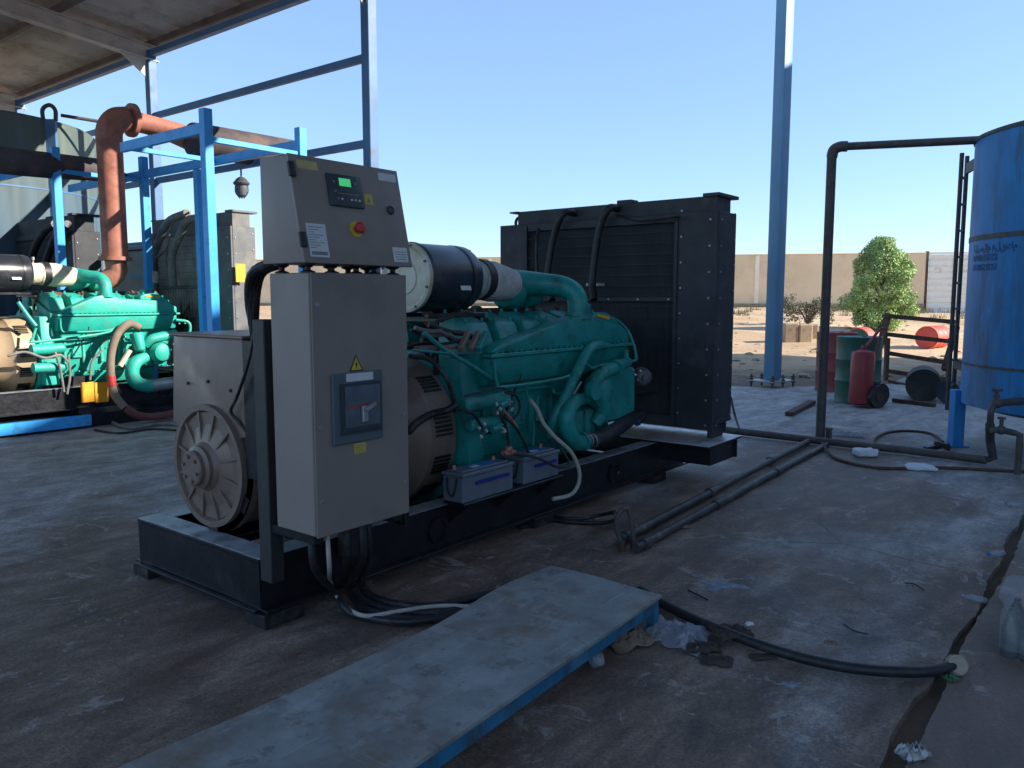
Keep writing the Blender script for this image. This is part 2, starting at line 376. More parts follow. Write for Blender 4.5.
    def ball(s, c, r, seg=12, sc=(1, 1, 1)):
        res = bmesh.ops.create_uvsphere(s.bm, u_segments=seg, v_segments=max(6, seg//2), radius=r)
        for v in res['verts']: v.co = Vector((v.co.x*sc[0], v.co.y*sc[1], v.co.z*sc[2]))+Vector(c)
        return s
    def bolt(s, c, ax, r=.012, h=.01):
        c = Vector(c); a = Vector(ax).normalized(); s.cyl(c, c+a*h, r, r, 6); return s
    def build(s, name, m, parent=None, off=None):
        bmesh.ops.recalc_face_normals(s.bm, faces=s.bm.faces[:])
        o3 = off if off is not None else getoff(parent)
        for v in s.bm.verts: v.co -= o3
        me = D.meshes.new(name); s.bm.to_mesh(me); s.bm.free()
        me.materials.append(m); me.shade_smooth(); me.set_sharp_from_angle(angle=rad(32))
        o = D.objects.new(name, me); COL.objects.link(o)
        if parent: o.parent = parent
        return o
OFF = {}
def getoff(o):
    while o is not None:
        if o.name in OFF: return OFF[o.name]
        o = o.parent
    return Vector((0, 0, 0))
def props(o, label, cat, group=None, kind=None):
    if label: o['label'] = label
    if cat: o['category'] = cat
    if group: o['group'] = group
    if kind: o['kind'] = kind
    return o
def thing(name, label, cat, off=(0, 0, 0), yard=True, group=None):
    o = D.objects.new(name, None); COL.objects.link(o); off = Vector(off)
    o.empty_display_size = .1
    o.location = W(*off) if yard else off
    if yard: o.rotation_euler = (0, 0, RZ)
    OFF[o.name] = off; return props(o, label, cat, group)
def solo(mb, name, m, label, cat, off=(0, 0, 0), yard=True, group=None, kind=None):
    off = Vector(off); o = mb.build(name, m, None, off)
    o.location = W(*off) if yard else off
    if yard: o.rotation_euler = (0, 0, RZ)
    OFF[o.name] = off; return props(o, label, cat, group, kind)
def text_mb(txt, size, org, xd, yd, thick=.0008):
    c = D.curves.new('lettering', 'FONT'); c.body = txt; c.size = size; c.align_x = 'LEFT'; c.extrude = thick
    o = D.objects.new('lettering', c); COL.objects.link(o)
    bpy.context.view_layer.update()
    me = D.meshes.new_from_object(o.evaluated_get(bpy.context.evaluated_depsgraph_get()))
    D.objects.remove(o); mb = MB(); mb.bm.from_mesh(me); D.meshes.remove(me)
    xd, yd = Vector(xd).normalized(), Vector(yd).normalized(); zd = xd.cross(yd); org = Vector(org)
    for v in mb.bm.verts: v.co = org+xd*v.co.x+yd*v.co.y+zd*v.co.z
    return mb

# ------------------------------------------------------------------ terrain
def terr(X, Y):
    if Y < 17: return 0.0
    z = min(1.0, (Y-17)/23)
    z *= 1-.02*max(0, min(12, X-11))
    return z
def noise2(x, y):
    return (math.sin(x*1.3+y*.7)+math.sin(x*.41-y*1.1+2)+math.sin(x*2.3+y*2.9+1)*.4)/2.4
gm = ground_material('soil')
bm = bmesh.new()
xs = [-1500, -600, -250, -100, -50]+[-30+1.5*i for i in range(0, 51)]+[60, 100, 250, 600, 1500]
ys = [-600, -200, -60, -20, -8]+[-2+1.0*i for i in range(0, 48)]+[50, 60, 90, 150, 300, 700, 2000]
g = [[bm.verts.new((x, y, terr(x, y)-.04*(1 if y < 13.5 else max(0, 1-(y-13.5)/3)) - .0 + (noise2(x, y)*.06 if 18 < y < 60 else (noise2(x*1.7, y*1.7)*.02 if y >= 14.5 else 0)))) for x in xs] for y in ys]
for j in range(len(ys)-1):
    for i in range(len(xs)-1): bm.faces.new((g[j][i], g[j][i+1], g[j+1][i+1], g[j+1][i]))
me = D.meshes.new('ground'); bm.to_mesh(me); bm.free(); me.materials.append(gm); me.shade_smooth()
gr = D.objects.new('ground', me); COL.objects.link(gr); gr['kind'] = 'structure'
# concrete slabs: real thickness, a joint between them
cm = ground_material('concrete')
vj = -2.47; jw = .024
def slab(name, poly, m):
    mb = MB(); mb.prism([(x, y, -.09) for x, y in poly], (0, 0, .09)); o = mb.build(name, m); o['kind'] = 'structure'; return o
def wxy(u, v): p = W(u, v); return (p.x, p.y)
random.seed(3)
jag = []
u = -12.0
while u < 9.0:
    jag.append((u, vj+jw+.018*math.sin(u*2.1)+.010*math.sin(u*7.3+1)+random.uniform(-.006, .007))); u += .05
poly = [wxy(a, b) for a, b in jag]
far = [(9.5, 14.3), (8.6, 13.8), (7.2, 14.6), (6.4, 13.5), (5.2, 13.2), (4.2, 13.0), (2.6, 13.4), (.6, 13.9), (-2, 14.1), (-6, 14.6), (-16, 15.3), (-26, 14), (-26, -9)]
poly = poly+[(16, 9.0), (16, 14.6)]+far
slab('concrete_floor', poly, cm)
sp = [wxy(a, vj-jw+.010*math.sin(a*3.1+2)+random.uniform(-.005, .005)) for a, _ in jag]
slab('concrete_walkway', sp+[(16, 7.6), (16, -9), (-15, -9)], ground_material('strip'))

# ------------------------------------------------------------------ generator set
SK = .30
def rotx(a): return Matrix.Rotation(a, 3, 'X')
def roty(a): return Matrix.Rotation(a, 3, 'Y')
def rotz(a): return Matrix.Rotation(a, 3, 'Z')
def generator(off, label, G, ALT, RADM, CORE, WRAP, HOSE, full=True, cab=True, rtop=2.115, rcowl=2.235, du_ring=0.0, engine=True, hosemode='main', rdu=0.0):
    """all coordinates are skid-local: u along the engine, v across, z up."""
    R = thing('generator_set', label, 'generator', off)
    ox, oy, oz = off
    def b(mb, name, m, par=None):
        return mb.build(name, m, par or R, Vector((0, 0, 0)))
    BK = M['black']
    # --- skid
    mb = MB()
    for v0, sgn in ((0.0, 1), (1.07, -1)):
        mb.box((.012, v0, .078), (4.15, v0+sgn*.012, .288), 0)
        mb.box((0, v0-sgn*.004, .288), (4.16, v0+sgn*.12, .302), .002)
        mb.box((0, v0-sgn*.05, .062), (4.16, v0+sgn*.12, .076), .002)
    mb.box((0, .0, .078), (.012, 1.07, .286), 0); mb.box((-.004, -.002, .2885), (.13, 1.072, .3035), .002); mb.box((-.03, .0, .0605), (.10, 1.07, .0745), .002)
    for u in (.95, 1.5, 2.35, 3.05):
        mb.box((u, .014, .10), (u+.012, 1.056, .285), 0); mb.box((u-.06, .13, .27), (u+.07, .94, .284), .002)
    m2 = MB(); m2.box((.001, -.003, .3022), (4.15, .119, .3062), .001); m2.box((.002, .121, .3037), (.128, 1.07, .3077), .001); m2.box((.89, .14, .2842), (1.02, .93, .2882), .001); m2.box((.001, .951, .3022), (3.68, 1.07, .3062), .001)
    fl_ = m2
    # radiator platform
    mb.box((3.70, -.44, .165), (3.712, 1.56, .31), 0); mb.box((4.16, -.46, .165), (4.172, 1.56, .31), 0)
    mb.box((3.62, -.46, .3105), (4.25, 1.60, .324), .002)
    for v in (-.44, 1.548): mb.box((3.713, v, .165), (4.159, v+.012, .309), 0)
    # alternator and engine feet
    for u in (.35, .85):
        for v in (.2, .76): mb.box((u, v, .2845), (u+.14, v+.11, .36), .004)
    for v in (.1, .85): mb.box((1.95, v, .2865), (2.2, v+.12, .42), .004)
    skid = b(mb, 'skid_frame', BK)
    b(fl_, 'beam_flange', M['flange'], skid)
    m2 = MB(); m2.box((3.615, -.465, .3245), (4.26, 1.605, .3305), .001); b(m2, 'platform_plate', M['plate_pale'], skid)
    rdu = rdu+.15
    for u, v in ((.02, -.04), (.02, .98), (2.0, -.04), (2.0, .98), (3.55, -.04), (3.55, .98)):
        m2 = MB(); m2.box((u-.04, v-.02, 0), (u+.17, v+.13, .061), .004); b(m2, 'skid_foot', M['rubber'], skid)
    for u in (1.13, 3.0):
        m2 = MB(); m2.lathe([(.058, 0), (.074, 0), (.074, .02), (.058, .02), (.052, .004), (.001, .004)], (u, -.001, .178), (0, -1, 0), 24, False); b(m2, 'lifting_hole', BK, skid)
    # --- radiator
    rl, rr = -.385, 1.76; rv = (rl+rr)/2; u0 = 3.70+rdu; u1 = 4.05+rdu
    mb = MB()
    mb.box((u0+.03, rl, .47), (u1, rl+.03, rtop)); mb.box((u0+.03, rr-.03, .42), (u1, rr, rtop)); mb.box((u0+.10, rl+.05, .331), (u1-.03, rl+.09, .47)); mb.box((u0+.10, rr-.09, .331), (u1-.03, rr-.05, .47))
    mb.box((u0, rl+.001, .41), (u0+.028, rl+.34, rtop-.001)); mb.box((u0, rr-.30, .41), (u0+.028, rr-.001, rtop-.001))
    mb.box((u0+.001, rl+.342, rtop-.07), (u0+.027, rr-.302, rtop-.002)); mb.box((u0+.001, rl+.342, .41), (u0+.027, rr-.302, .5))
    mb.box((u0+.001, rl+.342, 1.42), (u0+.027, rr-.302, 1.46))
    mb.box((u0+.031, rl+.032, rtop-.03), (u1-.001, rr-.032, rtop-.004)); mb.box((u1-.03, rl+.033, .36), (u1-.004, rr-.033, rtop-.034))
    mb.box((u0-.012, rl+.33, .42), (u0-.001, rl+.36, rtop-.02), .002); mb.box((u0-.012, rr-.32, .42), (u0-.001, rr-.30, rtop-.02), .002)
    mb.box((u0+.03, rl-.012, .46), (u0+.33, rl-.001, .49), .002)
    rad_ = b(mb, 'radiator', RADM)
    m2 = MB(); m2.box((u0+.035, rl+.32, .48), (u0+.12, rr-.28, rtop-.04), 0); b(m2, 'radiator_core', CORE, rad_)
    m2 = MB(); m2.box((u0+.05, rl+.03, rtop), (u1-.05, rr-.17, rcowl), .004); m2.box((u0+.02, rl+.005, rcowl-.006), (u1+.05, rl+.14, rcowl+.02), .002)
    m2.box((u0+.03, rr-.185, rcowl-.012), (u0+.28, rr-.09, rcowl+.002), .001)
    m2.box((u0+.08, .42, rcowl), (u0+.2, .56, rcowl+.03), .004); m2.box((u0+.048, -.1, rcowl-.1), (u0+.05, 1.3, rcowl-.09), 0)
    b(m2, 'header_tank', RADM, rad_)
    m2 = MB()
    k = .53
    while k < rtop-.08:
        m2.box((u0-.006, rl+.345, k), (u0-.001, rr-.305, k+.004), 0); k += .085
    for i in range(22):
        v = rl+.40+i*.066
        if v < rr-.33: m2.box((u0-.0105, v, .5), (u0-.0065, v+.004, 1.41), 0)
    b(m2, 'wire_guard', RADM, rad_)
    bs = M['steel'] if cab else M['chrome']
    m2 = MB()
    for i in range(9):
        z = .45+i*.2
        if z < rtop-.05:
            m2.bolt((u0-.001, rl+.06, z), (-1, 0, 0), .009, .008); m2.bolt((u0-.001, rl+.30, z+.08), (-1, 0, 0), .009, .008)
            m2.bolt((u0+.06, rl-.001, z), (0, -1, 0), .009, .008); m2.bolt((u1-.04, rl-.001, z+.06), (0, -1, 0), .009, .008)
    for i in range(5): m2.bolt((u0-.001, rl+.4+i*.28, 1.44), (-1, 0, 0), .009, .008)
    b(m2, 'bolt_row', bs, rad_)['kind'] = 'stuff'
    m2 = MB(); pts = [(u0+.16, rr-.11+math.cos(a)*.05, rtop+.03+math.sin(a)*.055) for a in [rad(q) for q in range(-50, 231, 20)]]
    m2.tube(pts, .014, 8, True, 0); b(m2, 'lifting_eye', RADM, rad_)
    m2 = MB(); pts = [(u0+.16, rl+.16+math.cos(a)*.04, rtop+.0+math.sin(a)*.05) for a in [rad(q) for q in range(-10, 200, 20)]]
    m2.tube(pts, .012, 8, True, 0); b(m2, 'lifting_eye', RADM, rad_)
    m2 = MB(); m2.cyl((3.42, .55, .98), (3.6, .55, .98), .11, .11, 20)
    for i in range(8):
        a = i*math.pi/4; d = Vector((0, math.cos(a), math.sin(a))); e = Vector((0, -math.sin(a), math.cos(a)))
        c = Vector((3.53+rdu, .55, .98))
        m2.prism([c+d*.1-e*.05, c+d*.30-e*.07+Vector((.03, 0, 0)), c+d*.30+e*.06-Vector((.03, 0, 0)), c+d*.1+e*.05-Vector((.02, 0, 0))], (.006, 0, 0))
    b(m2, 'cooling_fan', M['rubber'])
    if not engine: return R
    # --- alternator
    ax = (.53, .66); dr = du_ring
    mb = MB()
    mb.lathe([(.30, .13), (.33, .14), (.335, .95+dr), (.30, 1.0+dr)], (0, ax[0], ax[1]), (1, 0, 0), 40)
    alt = b(mb, 'alternator', ALT)
    # end bracket: arched plate
    mb = MB(); arc = [(.11, ax[0]+.35*math.cos(t), ax[1]+.35*math.sin(t)) for t in [rad(q) for q in range(180, 361, 9)]]
    mb.prism([(.11, .225, 1.262), (.11, .835, 1.262), (.11, .875, .82)]+arc+[(.11, .185, .82)], (.035, 0, 0), .004)
    mb.lathe([(.30, .0), (.30, .03), (.272, .03), (.262, -.0)], (.11, ax[0], ax[1]-.02), (-1, 0, 0), 48, False)
    eb = b(mb, 'end_bracket', ALT, alt)
    mb = MB(); mb.lathe([(.262, .012), (.24, .002), (.12, .035), (.105, .055), (.10, .06)], (.11, ax[0], ax[1]-.02), (-1, 0, 0), 48)
    b(mb, 'bearing_cover', ALT, eb)
    mb = MB(); mb.lathe([(.105, .05), (.105, .075), (.085, .085), (.085, .105), (.078, .112)], (.11, ax[0], ax[1]-.02), (-1, 0, 0), 32)
    for i in range(6):
        a = i*math.pi/3+.3; mb.bolt((.0, ax[0]+.06*math.cos(a), ax[1]-.02+.06*math.sin(a)), (-1, 0, 0), .01, .012)
    b(mb, 'hub_cap', ALT, eb)
    for i in range(12):
        a = rad(15+30*i); d = Vector((0, math.cos(a), math.sin(a))); c = Vector((.075, ax[0], ax[1]-.02)); mb = MB()
        p0, p1 = c+d*.095, c+d*.268; w_ = Vector((0, -d.z, d.y))*.006
        mb.prism([p0-w_, p1-w_+Vector((.012, 0, 0)), p1+w_+Vector((.012, 0, 0)), p0+w_], (.03, 0, 0)); b(mb, 'cooling_rib', ALT, eb)
    for a, w_ in ((270, .08), (212, .09), (322, .10)):
        t = rad(a); mb = MB(); c = Vector((.108, ax[0]+.318*math.cos(t), ax[1]+.318*math.sin(t)))
        mb.box(c-Vector((.006, w_/2, .027)), c+Vector((.0, w_/2, .027)), .0, rotx(t-math.pi/2)); b(mb, 'bracket_notch', M['black'], eb)
    mb = MB()
    for y_, z_ in ((.34, 1.02), (.53, 1.05), (.71, 1.03)): mb.bolt((.108, y_, z_), (-1, 0, 0), .009, .006)
    b(mb, 'plate_bolts', M['black'], eb)
    mb = MB(); mb.box((.146, .232, .93), (.95+dr*.6, .828, 1.255), .004); mb.box((.095, .215, 1.2635), (.97+dr*.6, .845, 1.278), .003); b(mb, 'terminal_box', ALT, alt)
    mb = MB()
    for i in range(4):
        for j in range(3): mb.box((.2+i*.045, .196, .70-j*.06), (.235+i*.045, .205, .745-j*.06), 0)
    b(mb, 'air_vent', M['black'], alt)
    # flared adapter ring with louvres
    mb = MB(); mb.lathe([(.335, 1.0+dr), (.345, 1.06+dr), (.375, 1.12+dr), (.40, 1.17+dr), (.432, 1.2+dr), (.436, 1.40+dr), (.40, 1.41+dr)], (0, ax[0], ax[1]), (1, 0, 0), 56)
    ring = b(mb, 'adapter_ring', ALT)
    for a in (130, 165, 195, 222, 250, 290, 320, 15):
        for kk in range(5):
            t = rad(a+kk*3.2); mb = MB(); c = Vector((1.3+dr, ax[0]+.437*math.cos(t), ax[1]+.437*math.sin(t)))
            if kk == 0: MM = MB()
            MM.box(c-Vector((.065, .007, .004)), c+Vector((.065, .007, .004)), 0, rotx(t+math.pi/2))
            mb.bm.free()
        b(MM, 'louvre_slot', M['black'], ring)
    # --- flywheel housing and block
    e0 = 1.42+dr; e1 = 3.25
    mb = MB(); mb.lathe([(.44, 0), (.475, .01), (.475, .07), (.45, .08), (.44, .16)], (e0, ax[0], ax[1]), (1, 0, 0), 40)
    mb.prism([(e0+.03, .02, .35), (e0+.03, 1.04, .35), (e0+.03, .95, 1.1), (e0+.03, .11, 1.1)], (.14, 0, 0), .012)
    for i in range(16):
        a = i*math.pi/8; mb.bolt((e0+.012, ax[0]+.455*math.cos(a), ax[1]+.455*math.sin(a)), (-1, 0, 0), .012, .012)
    b(mb, 'flywheel_housing', G)
    mb = MB()
    mb.prism([(e0+.17, .20, .46), (e0+.17, .86, .46), (e0+.17, .90, .78), (e0+.17, .98, 1.0), (e0+.17, .60, 1.14), (e0+.17, .46, 1.14), (e0+.17, .08, 1.0), (e0+.17, .16, .78)], (e1-.1-e0-.17, 0, 0), .015)
    for i in range(6):
        u = e0+.28+i*(e1-e0-.4)/6
        mb.box((u, .145, .56), (u+.035, .2, .95), .006); mb.box((u+.09, .15, .62), (u+.2, .185, .84), .012)
    for i in range(22): mb.bolt((e0+.22+i*.075, .178, .47), (0, -1, 0), .009, .012); mb.bolt((e0+.22+i*.075, .12, .985), (0, -1, 0), .010, .014)
    for i in range(5):
        for k in range(6):
            a = k*math.pi/3; mb.bolt((e0+.43+i*.27+.06*math.cos(a), .149, .73+.08*math.sin(a)), (0, -1, 0), .007, .008)
    block = b(mb, 'engine_block', G)
    mb = MB(); mb.tube([(e0+.25, .13, .86), (e0+.9, .12, .86), (e0+1.0, .1, .80), (e0+1.4, .1, .80)], .014, 8, True, 3); b(mb, 'water_line', G)
    mb = MB(); mb.tube([(e0+.3, .15, .62), (e0+.35, .08, .66), (e0+.5, .06, .9), (e0+.52, .04, .98)], .008, 8); mb.tube([(e0+.95, .15, .55), (e0+.97, .07, .66), (e0+1.1, .05, .9), (e0+1.12, .03, .95)], .007, 8); b(mb, 'sensor_wiring', M['rubber'])
    mb = MB(); mb.lathe([(.05, 0), (.058, .01), (.058, .17), (.03, .19)], (e0+1.18, .07, .50), (0, 0, 1), 20); b(mb, 'oil_filter', G)
    mb = MB(); mb.lathe([(.05, 0), (.058, .01), (.058, .17), (.03, .19)], (e0+1.32, .07, .50), (0, 0, 1), 20); b(mb, 'oil_filter', G)
    mb = MB(); mb.prism([(e0+.2, .28, .31), (e0+.2, .78, .31), (e0+.2, .85, .458), (e0+.2, .21, .458)], (e1-.25-e0-.2, 0, 0), .015)
    b(mb, 'oil_pan', G)
    # --- heads and rocker covers, both banks
    n = 6; pitch = (e1-.06-(e0+.12))/n
    for side in (1, -1):
        for i in range(n):
            u = e0+.13+i*pitch
            def m(v): return .53+(v-.53)*side
            mb = MB()
            mb.prism([(u, m(.10), 1.01), (u, m(.44), 1.16), (u, m(.41), 1.26), (u, m(.07), 1.13)], (pitch-.03, 0, 0), .008)
            hd = b(mb, 'cylinder_head', G)
            mb = MB()
            mb.prism([(u+.02, m(.095), 1.145), (u+.02, m(.40), 1.265), (u+.02, m(.37), 1.365), (u+.02, m(.17), 1.30)], (pitch-.075, 0, 0), .014)
            for uu_ in (u+.045, u+pitch-.08): mb.bolt((uu_, m(.19), 1.30), (0, 0, 1), .011, .03); mb.bolt((uu_, m(.36), 1.355), (0, 0, 1), .011, .025)
            mb.box((u+.01, m(.10), 1.148), (u+pitch-.045, m(.125), 1.158), .002)
            b(mb, 'rocker_cover', G)
    # --- near side intake manifold / aftercooler (front side v<0.1)
    for side in (1, -1):
        def m(v): return .53+(v-.53)*side
        mb = MB(); a0 = e0+.2
        ua = 2.62 if cab else 2.38
        prof = [(a0, 1.14), (a0+.06, 1.17), (ua-.16, 1.315), (ua-.08, 1.33), (ua+.07, 1.33), (ua+.10, 1.285), (3.05, 1.27), (3.20, 1.19), (3.20, 1.125), (a0, 1.125)]
        mb.prism([(u, m(.0), z) for u, z in prof], (0, side*.13, 0), .01)
        ac = b(mb, 'aftercooler_cover', G)
        mb = MB(); mb.box((a0-.03, m(-.02), 1.10), (3.23, m(.14), 1.123), .004); b(mb, 'aftercooler_flange', G, ac)
        mb = MB()
        for i in range(26): mb.bolt((a0+i*(3.2-a0)/26+.02, m(-.008), 1.123), (0, 0, 1), .009, .012)
        b(mb, 'flange_bolts', G, ac)['kind'] = 'stuff'
        mb = MB(); mb.prism([(a0-.02, m(.0), 1.098), (a0-.02, m(.13), 1.098), (a0-.02, m(.16), .93), (a0-.02, m(.05), .93)], (3.22-a0, 0, 0), .012); b(mb, 'aftercooler_housing', G)
        mb = MB(); mb.tube([(a0+.0, m(-.01), 1.08), (a0+.0, m(-.03), .95), (a0+.08, m(-.035), .925), (2.3, m(-.03), .93), (2.5, m(-.02), .98)], .011, 8); b(mb, 'fuel_line', G)
        mb = MB(); mb.lathe([(.085, 0), (.085, .015), (.07, .02), (.068, .03), (.088, .03), (.088, .045)], (ua, m(.07), 1.31), (0, 0, 1), 24); b(mb, 'intake_flange', G)
    # small plate and tag
    mb = MB(); mb.prism([(2.86, .056, 1.338), (2.83, .056, 1.322), (2.99, .056, 1.295), (3.02, .056, 1.312)], (0, -.004, 0)); b(mb, 'warning_tag', M['orange'])
    # exhaust manifold in the vee and turbo
    mb = MB(); mb.tube([(e0+.2, .53, 1.33), (3.1, .53, 1.33)], .055, 14)
    for i in range(5): mb.lathe([(.07, 0), (.07, .03)], (e0+.35+i*.3, .53, 1.33), (1, 0, 0), 16)
    b(mb, 'exhaust_manifold', M['rust'])
    sh = -.12 if not cab else 0
    mb = MB(); mb.lathe([(.06, 0), (.11, .02), (.135, .06), (.135, .12), (.09, .16), (.07, .22), (.12, .26), (.12, .34), (.07, .36)], (2.26+sh, .46, 1.5), (1, 0, 0), 28); b(mb, 'turbocharger', G)
    # --- air filter
    fa = (.43, 1.57); f0 = 1.34+sh; f1 = 1.82+sh
    mb = MB(); mb.lathe([(.19, .012), (.208, .02), (.21, .04), (.203, .045), (.203, f1-f0-.03), (.19, f1-f0), (.12, f1-f0+.012)], (f0, *fa), (1, 0, 0), 56)
    mb.lathe([(.205, 0), (.2065, .0), (.2065, .02), (.205, .02)], (f1-.1, *fa), (1, 0, 0), 56, False)
    fl = b(mb, 'air_filter', M['filter'])
    mb = MB(); mb.lathe([(.205, .018), (.205, -.008), (.19, -.014), (.175, -.006), (.17, .0), (.15, -.006), (.10, -.01), (.098, -.018), (.03, -.022), (.001, -.022)], (f0, *fa), (1, 0, 0), 56, False); b(mb, 'filter_lid', M['cream'] , fl)
    mb = MB()
    for i in range(8):
        a = i*math.pi/4+.3; mb.bolt((f0-.012, fa[0]+.192*math.cos(a), fa[1]+.192*math.sin(a)), (-1, 0, 0), .008, .008)
    b(mb, 'lid_bolts', M['black'], fl)
    q = Vector((f0+.3, fa[0]-.2045, fa[1]-.06))
    mb = MB(); mb.box(q-Vector((.045, .001, .014)), q+Vector((.045, .002, .014)), 0, rotx(-.3)); b(mb, 'filter_sticker', M['white'], fl)
    mb = MB(); mb.lathe([(.13, 0), (.125, .03), (.118, .09), (.12, .14)], (f1, *fa), (1, 0, 0), 32)
    mb.tube([(f1+.13, fa[0], fa[1]), (f1+.3, fa[0]-.0, fa[1]-.012), (f1+.50, fa[0]+.0, fa[1]-.03)], [.125, .135, .108], 28)
    b(mb, 'intake_sleeve', WRAP)
    mb = MB(); mb.lathe([(.128, 0), (.131, .0), (.134, .0), (.134, .065), (.128, .065)], (f1+.150, *fa), (1, 0, 0), 32, False); b(mb, 'sleeve_band', M['rubber'])
    mb = MB(); mb.cyl((f1+.07, fa[0], fa[1]+.1), (f1+.07, fa[0], fa[1]+.15), .008); mb.cyl((f1+.07, fa[0], fa[1]+.15), (f1+.07, fa[0], fa[1]+.185), .018); b(mb, 'restriction_gauge', M['steel'])
    mb = MB()
    for v in (.27, .6): mb.box((f0+.02, v, 1.335), (f1+.05, v+.03, 1.36), .003)
    for u in (f0+.05, f1-.03): mb.box((u, .2, 1.31), (u+.03, .68, 1.334), .003); mb.box((u, .24, 1.0), (u+.025, .27, 1.31), .002); mb.box((u, .6, 1.0), (u+.025, .63, 1.31), .002)
    b(mb, 'filter_bracket', BK)
    # crossover pipe
    s2 = sh*2.0
    mb = MB(); mb.tube([(f1+.44, .43, 1.545), (f1+.54, .42, 1.55), (2.52+s2, .30, 1.545), (2.60+s2, .17, 1.525), (2.62+s2, .09, 1.47), (2.62+s2, .07, 1.40), (2.62+s2, .07, 1.30)], [.105, .095, .078, .072, .07, .07, .074], 20)
    mb.lathe([(.092, 0), (.092, .03)], (2.62+s2, .07, 1.31), (0, 0, 1), 20)
    b(mb, 'crossover_pipe', G)
    mb = MB(); mb.prism([(2.78, .06, 1.27), (2.78, .06, 1.32), (2.84, .06, 1.35), (3.0, .06, 1.345), (3.14, .06, 1.275), (3.14, .06, 1.25)], (0, .3, 0), .012); b(mb, 'thermostat_housing', G)
    mb = MB(); mb.lathe([(.045, 0), (.05, .01), (.05, .05), (.035, .06)], (2.9, .2, 1.35), (0, 0, 1), 18); mb.bolt((2.83, .09, 1.35), (0, 0, 1), .012, .02); b(mb, 'coolant_outlet', G)
    return R, b, (e0, e1, ax)

mainoff = (0, 0, 0)
lab_main = 'large teal diesel generator set with taupe control cabinets and black radiator on a black skid'
R, b, (e0, e1, ax) = generator(mainoff, lab_main, M['green'], M['alt'], M['radiator'], M['core'], M['wrap'], M['rubber'])
G = M['green']
def P(name, mb, m, par=None): return b(mb, name, m, par)

# --- cabinets
T = M['taupe']
mb = MB(); mb.box((0, -.402, .48), (.52, -.145, 1.55), .004); bc = P('breaker_cabinet', mb, T)
mb = MB(); mb.box((.004, -.411, .474), (.524, -.4035, 1.551), .003); P('cabinet_door', mb, T, bc)
mb = MB(); mb.box((.088, -.424, .845), (.362, -.4115, 1.142), .004); br = P('circuit_breaker', mb, M['breaker_grey'], bc)
for z in (1.42, .93, .62):
    for u in (.03, .495):
        if z < 1.4 or u < .1:
            mb = MB(); mb.lathe([(.010, 0), (.010, .004), (.005, .005), (.004, .002)], (u, -.4112, z), (0, -1, 0), 12); P('door_screw', mb, M['steel'], bc)
mb = MB(); mb.box((.125, -.432, .885), (.345, -.4242, 1.098), .004); mb.box((.135, -.437, .895), (.335, -.4322, .915), .002); P('breaker_body', mb, M['plate_dark'], br)
mb = MB(); mb.box((.145, -.4345, .915), (.335, -.4322, 1.085), .002); P('breaker_window', mb, M['glassy'], br)
mb = MB(); mb.box((.155, -.4365, .998), (.33, -.4347, 1.004), 0, roty(-.06)); P('red_marking', mb, M['red'], br)
mb = MB(); mb.box((.225, -.452, .93), (.255, -.4347, 1.0), .004); mb.box((.23, -.465, .985), (.29, -.4525, 1.005), .003, roty(-.4)); P('breaker_handle', mb, M['steel'], br)
mb = MB(); mb.box((.16, -.4262, 1.105), (.305, -.4242, 1.138), 0); P('white_label', mb, M['white'], br)
mb = MB(); mb.prism([(.188, -.4112, 1.145), (.262, -.4112, 1.145), (.225, -.4112, 1.215)], (0, -.0015, 0)); ws = P('warning_triangle', mb, M['ink'], bc)
mb = MB(); mb.prism([(.197, -.4128, 1.1505), (.253, -.4128, 1.1505), (.225, -.4128, 1.204)], (0, -.0012, 0)); P('yellow_field', mb, M['yellow'], ws)
mb = MB(); mb.prism([(.229, -.4142, 1.19), (.217, -.4142, 1.17), (.2235, -.4142, 1.171), (.2195, -.4142, 1.155), (.233, -.4142, 1.176), (.2265, -.4142, 1.175)], (0, -.001, 0)); P('lightning_bolt', mb, M['ink'], ws)
mb = MB(); mb.box((.205, -.4128, .795), (.268, -.4113, .838), 0); ys_ = P('yellow_label', mb, M['yellow'], bc)
mb = MB()
for i in range(4): mb.box((.212, -.4138, .80+i*.009), (.26-(i % 2)*.01, -.413, .8035+i*.009), 0)
P('label_print', mb, M['ink_grey'], ys_)
# upper cabinet with a sloping door
u0, u1 = -.03, .548
prof = [(-.148, 1.588), (-.408, 1.588), (-.318, 2.005), (-.148, 2.012)]
mb = MB(); mb.prism([(u0, v, z) for v, z in prof], (u1-u0, 0, 0), .003); cc = P('control_cabinet', mb, T)
sv = Vector((0, .09, .417)).normalized(); nv = Vector((0, -.417, .09)).normalized()
Sx = Vector((1, 0, 0))
def onface(a, h, d=0.0): return Vector((u0+a, -.408, 1.588))+sv*h+nv*d
def facebox(a0, a1, h0, h1, d0, d1, bev=0):
    m_ = MB(); m_.prism([onface(a0, h0, d0), onface(a1, h0, d0), onface(a1, h1, d0), onface(a0, h1, d0)], nv*(d1-d0), bev); return m_
H = .427
P('cabinet_door', facebox(-.002, .58, -.004, H+.004, .002, .016, .002), T, cc)
def fpos(px, py):   # cabinet face position of a picture point
    d = ray(px, py); n = (V*nv.y+Vector((0, 0, nv.z))); o_ = W(u0, -.408, 1.588)
    t = (o_-Vector((0, 0, HC))).dot(n)/d.dot(n); p = Vector((0, 0, HC))+d*t-o_
    return p.dot(U), p.dot(V*sv.y+Vector((0, 0, sv.z)))
a0, h0 = fpos(333, 182); a1, h1 = fpos(375, 215)
a0, a1, h0, h1 = .165, .345, .235, .37
cmod = P('control_module', facebox(a0, a1, h0, h1, .0162, .03, .004), M['plate_dark'], cc)
P('module_screen', facebox(a0+.058, a0+.118, h0+.085, h0+.118, .0302, .032), M['lcd'], cmod)
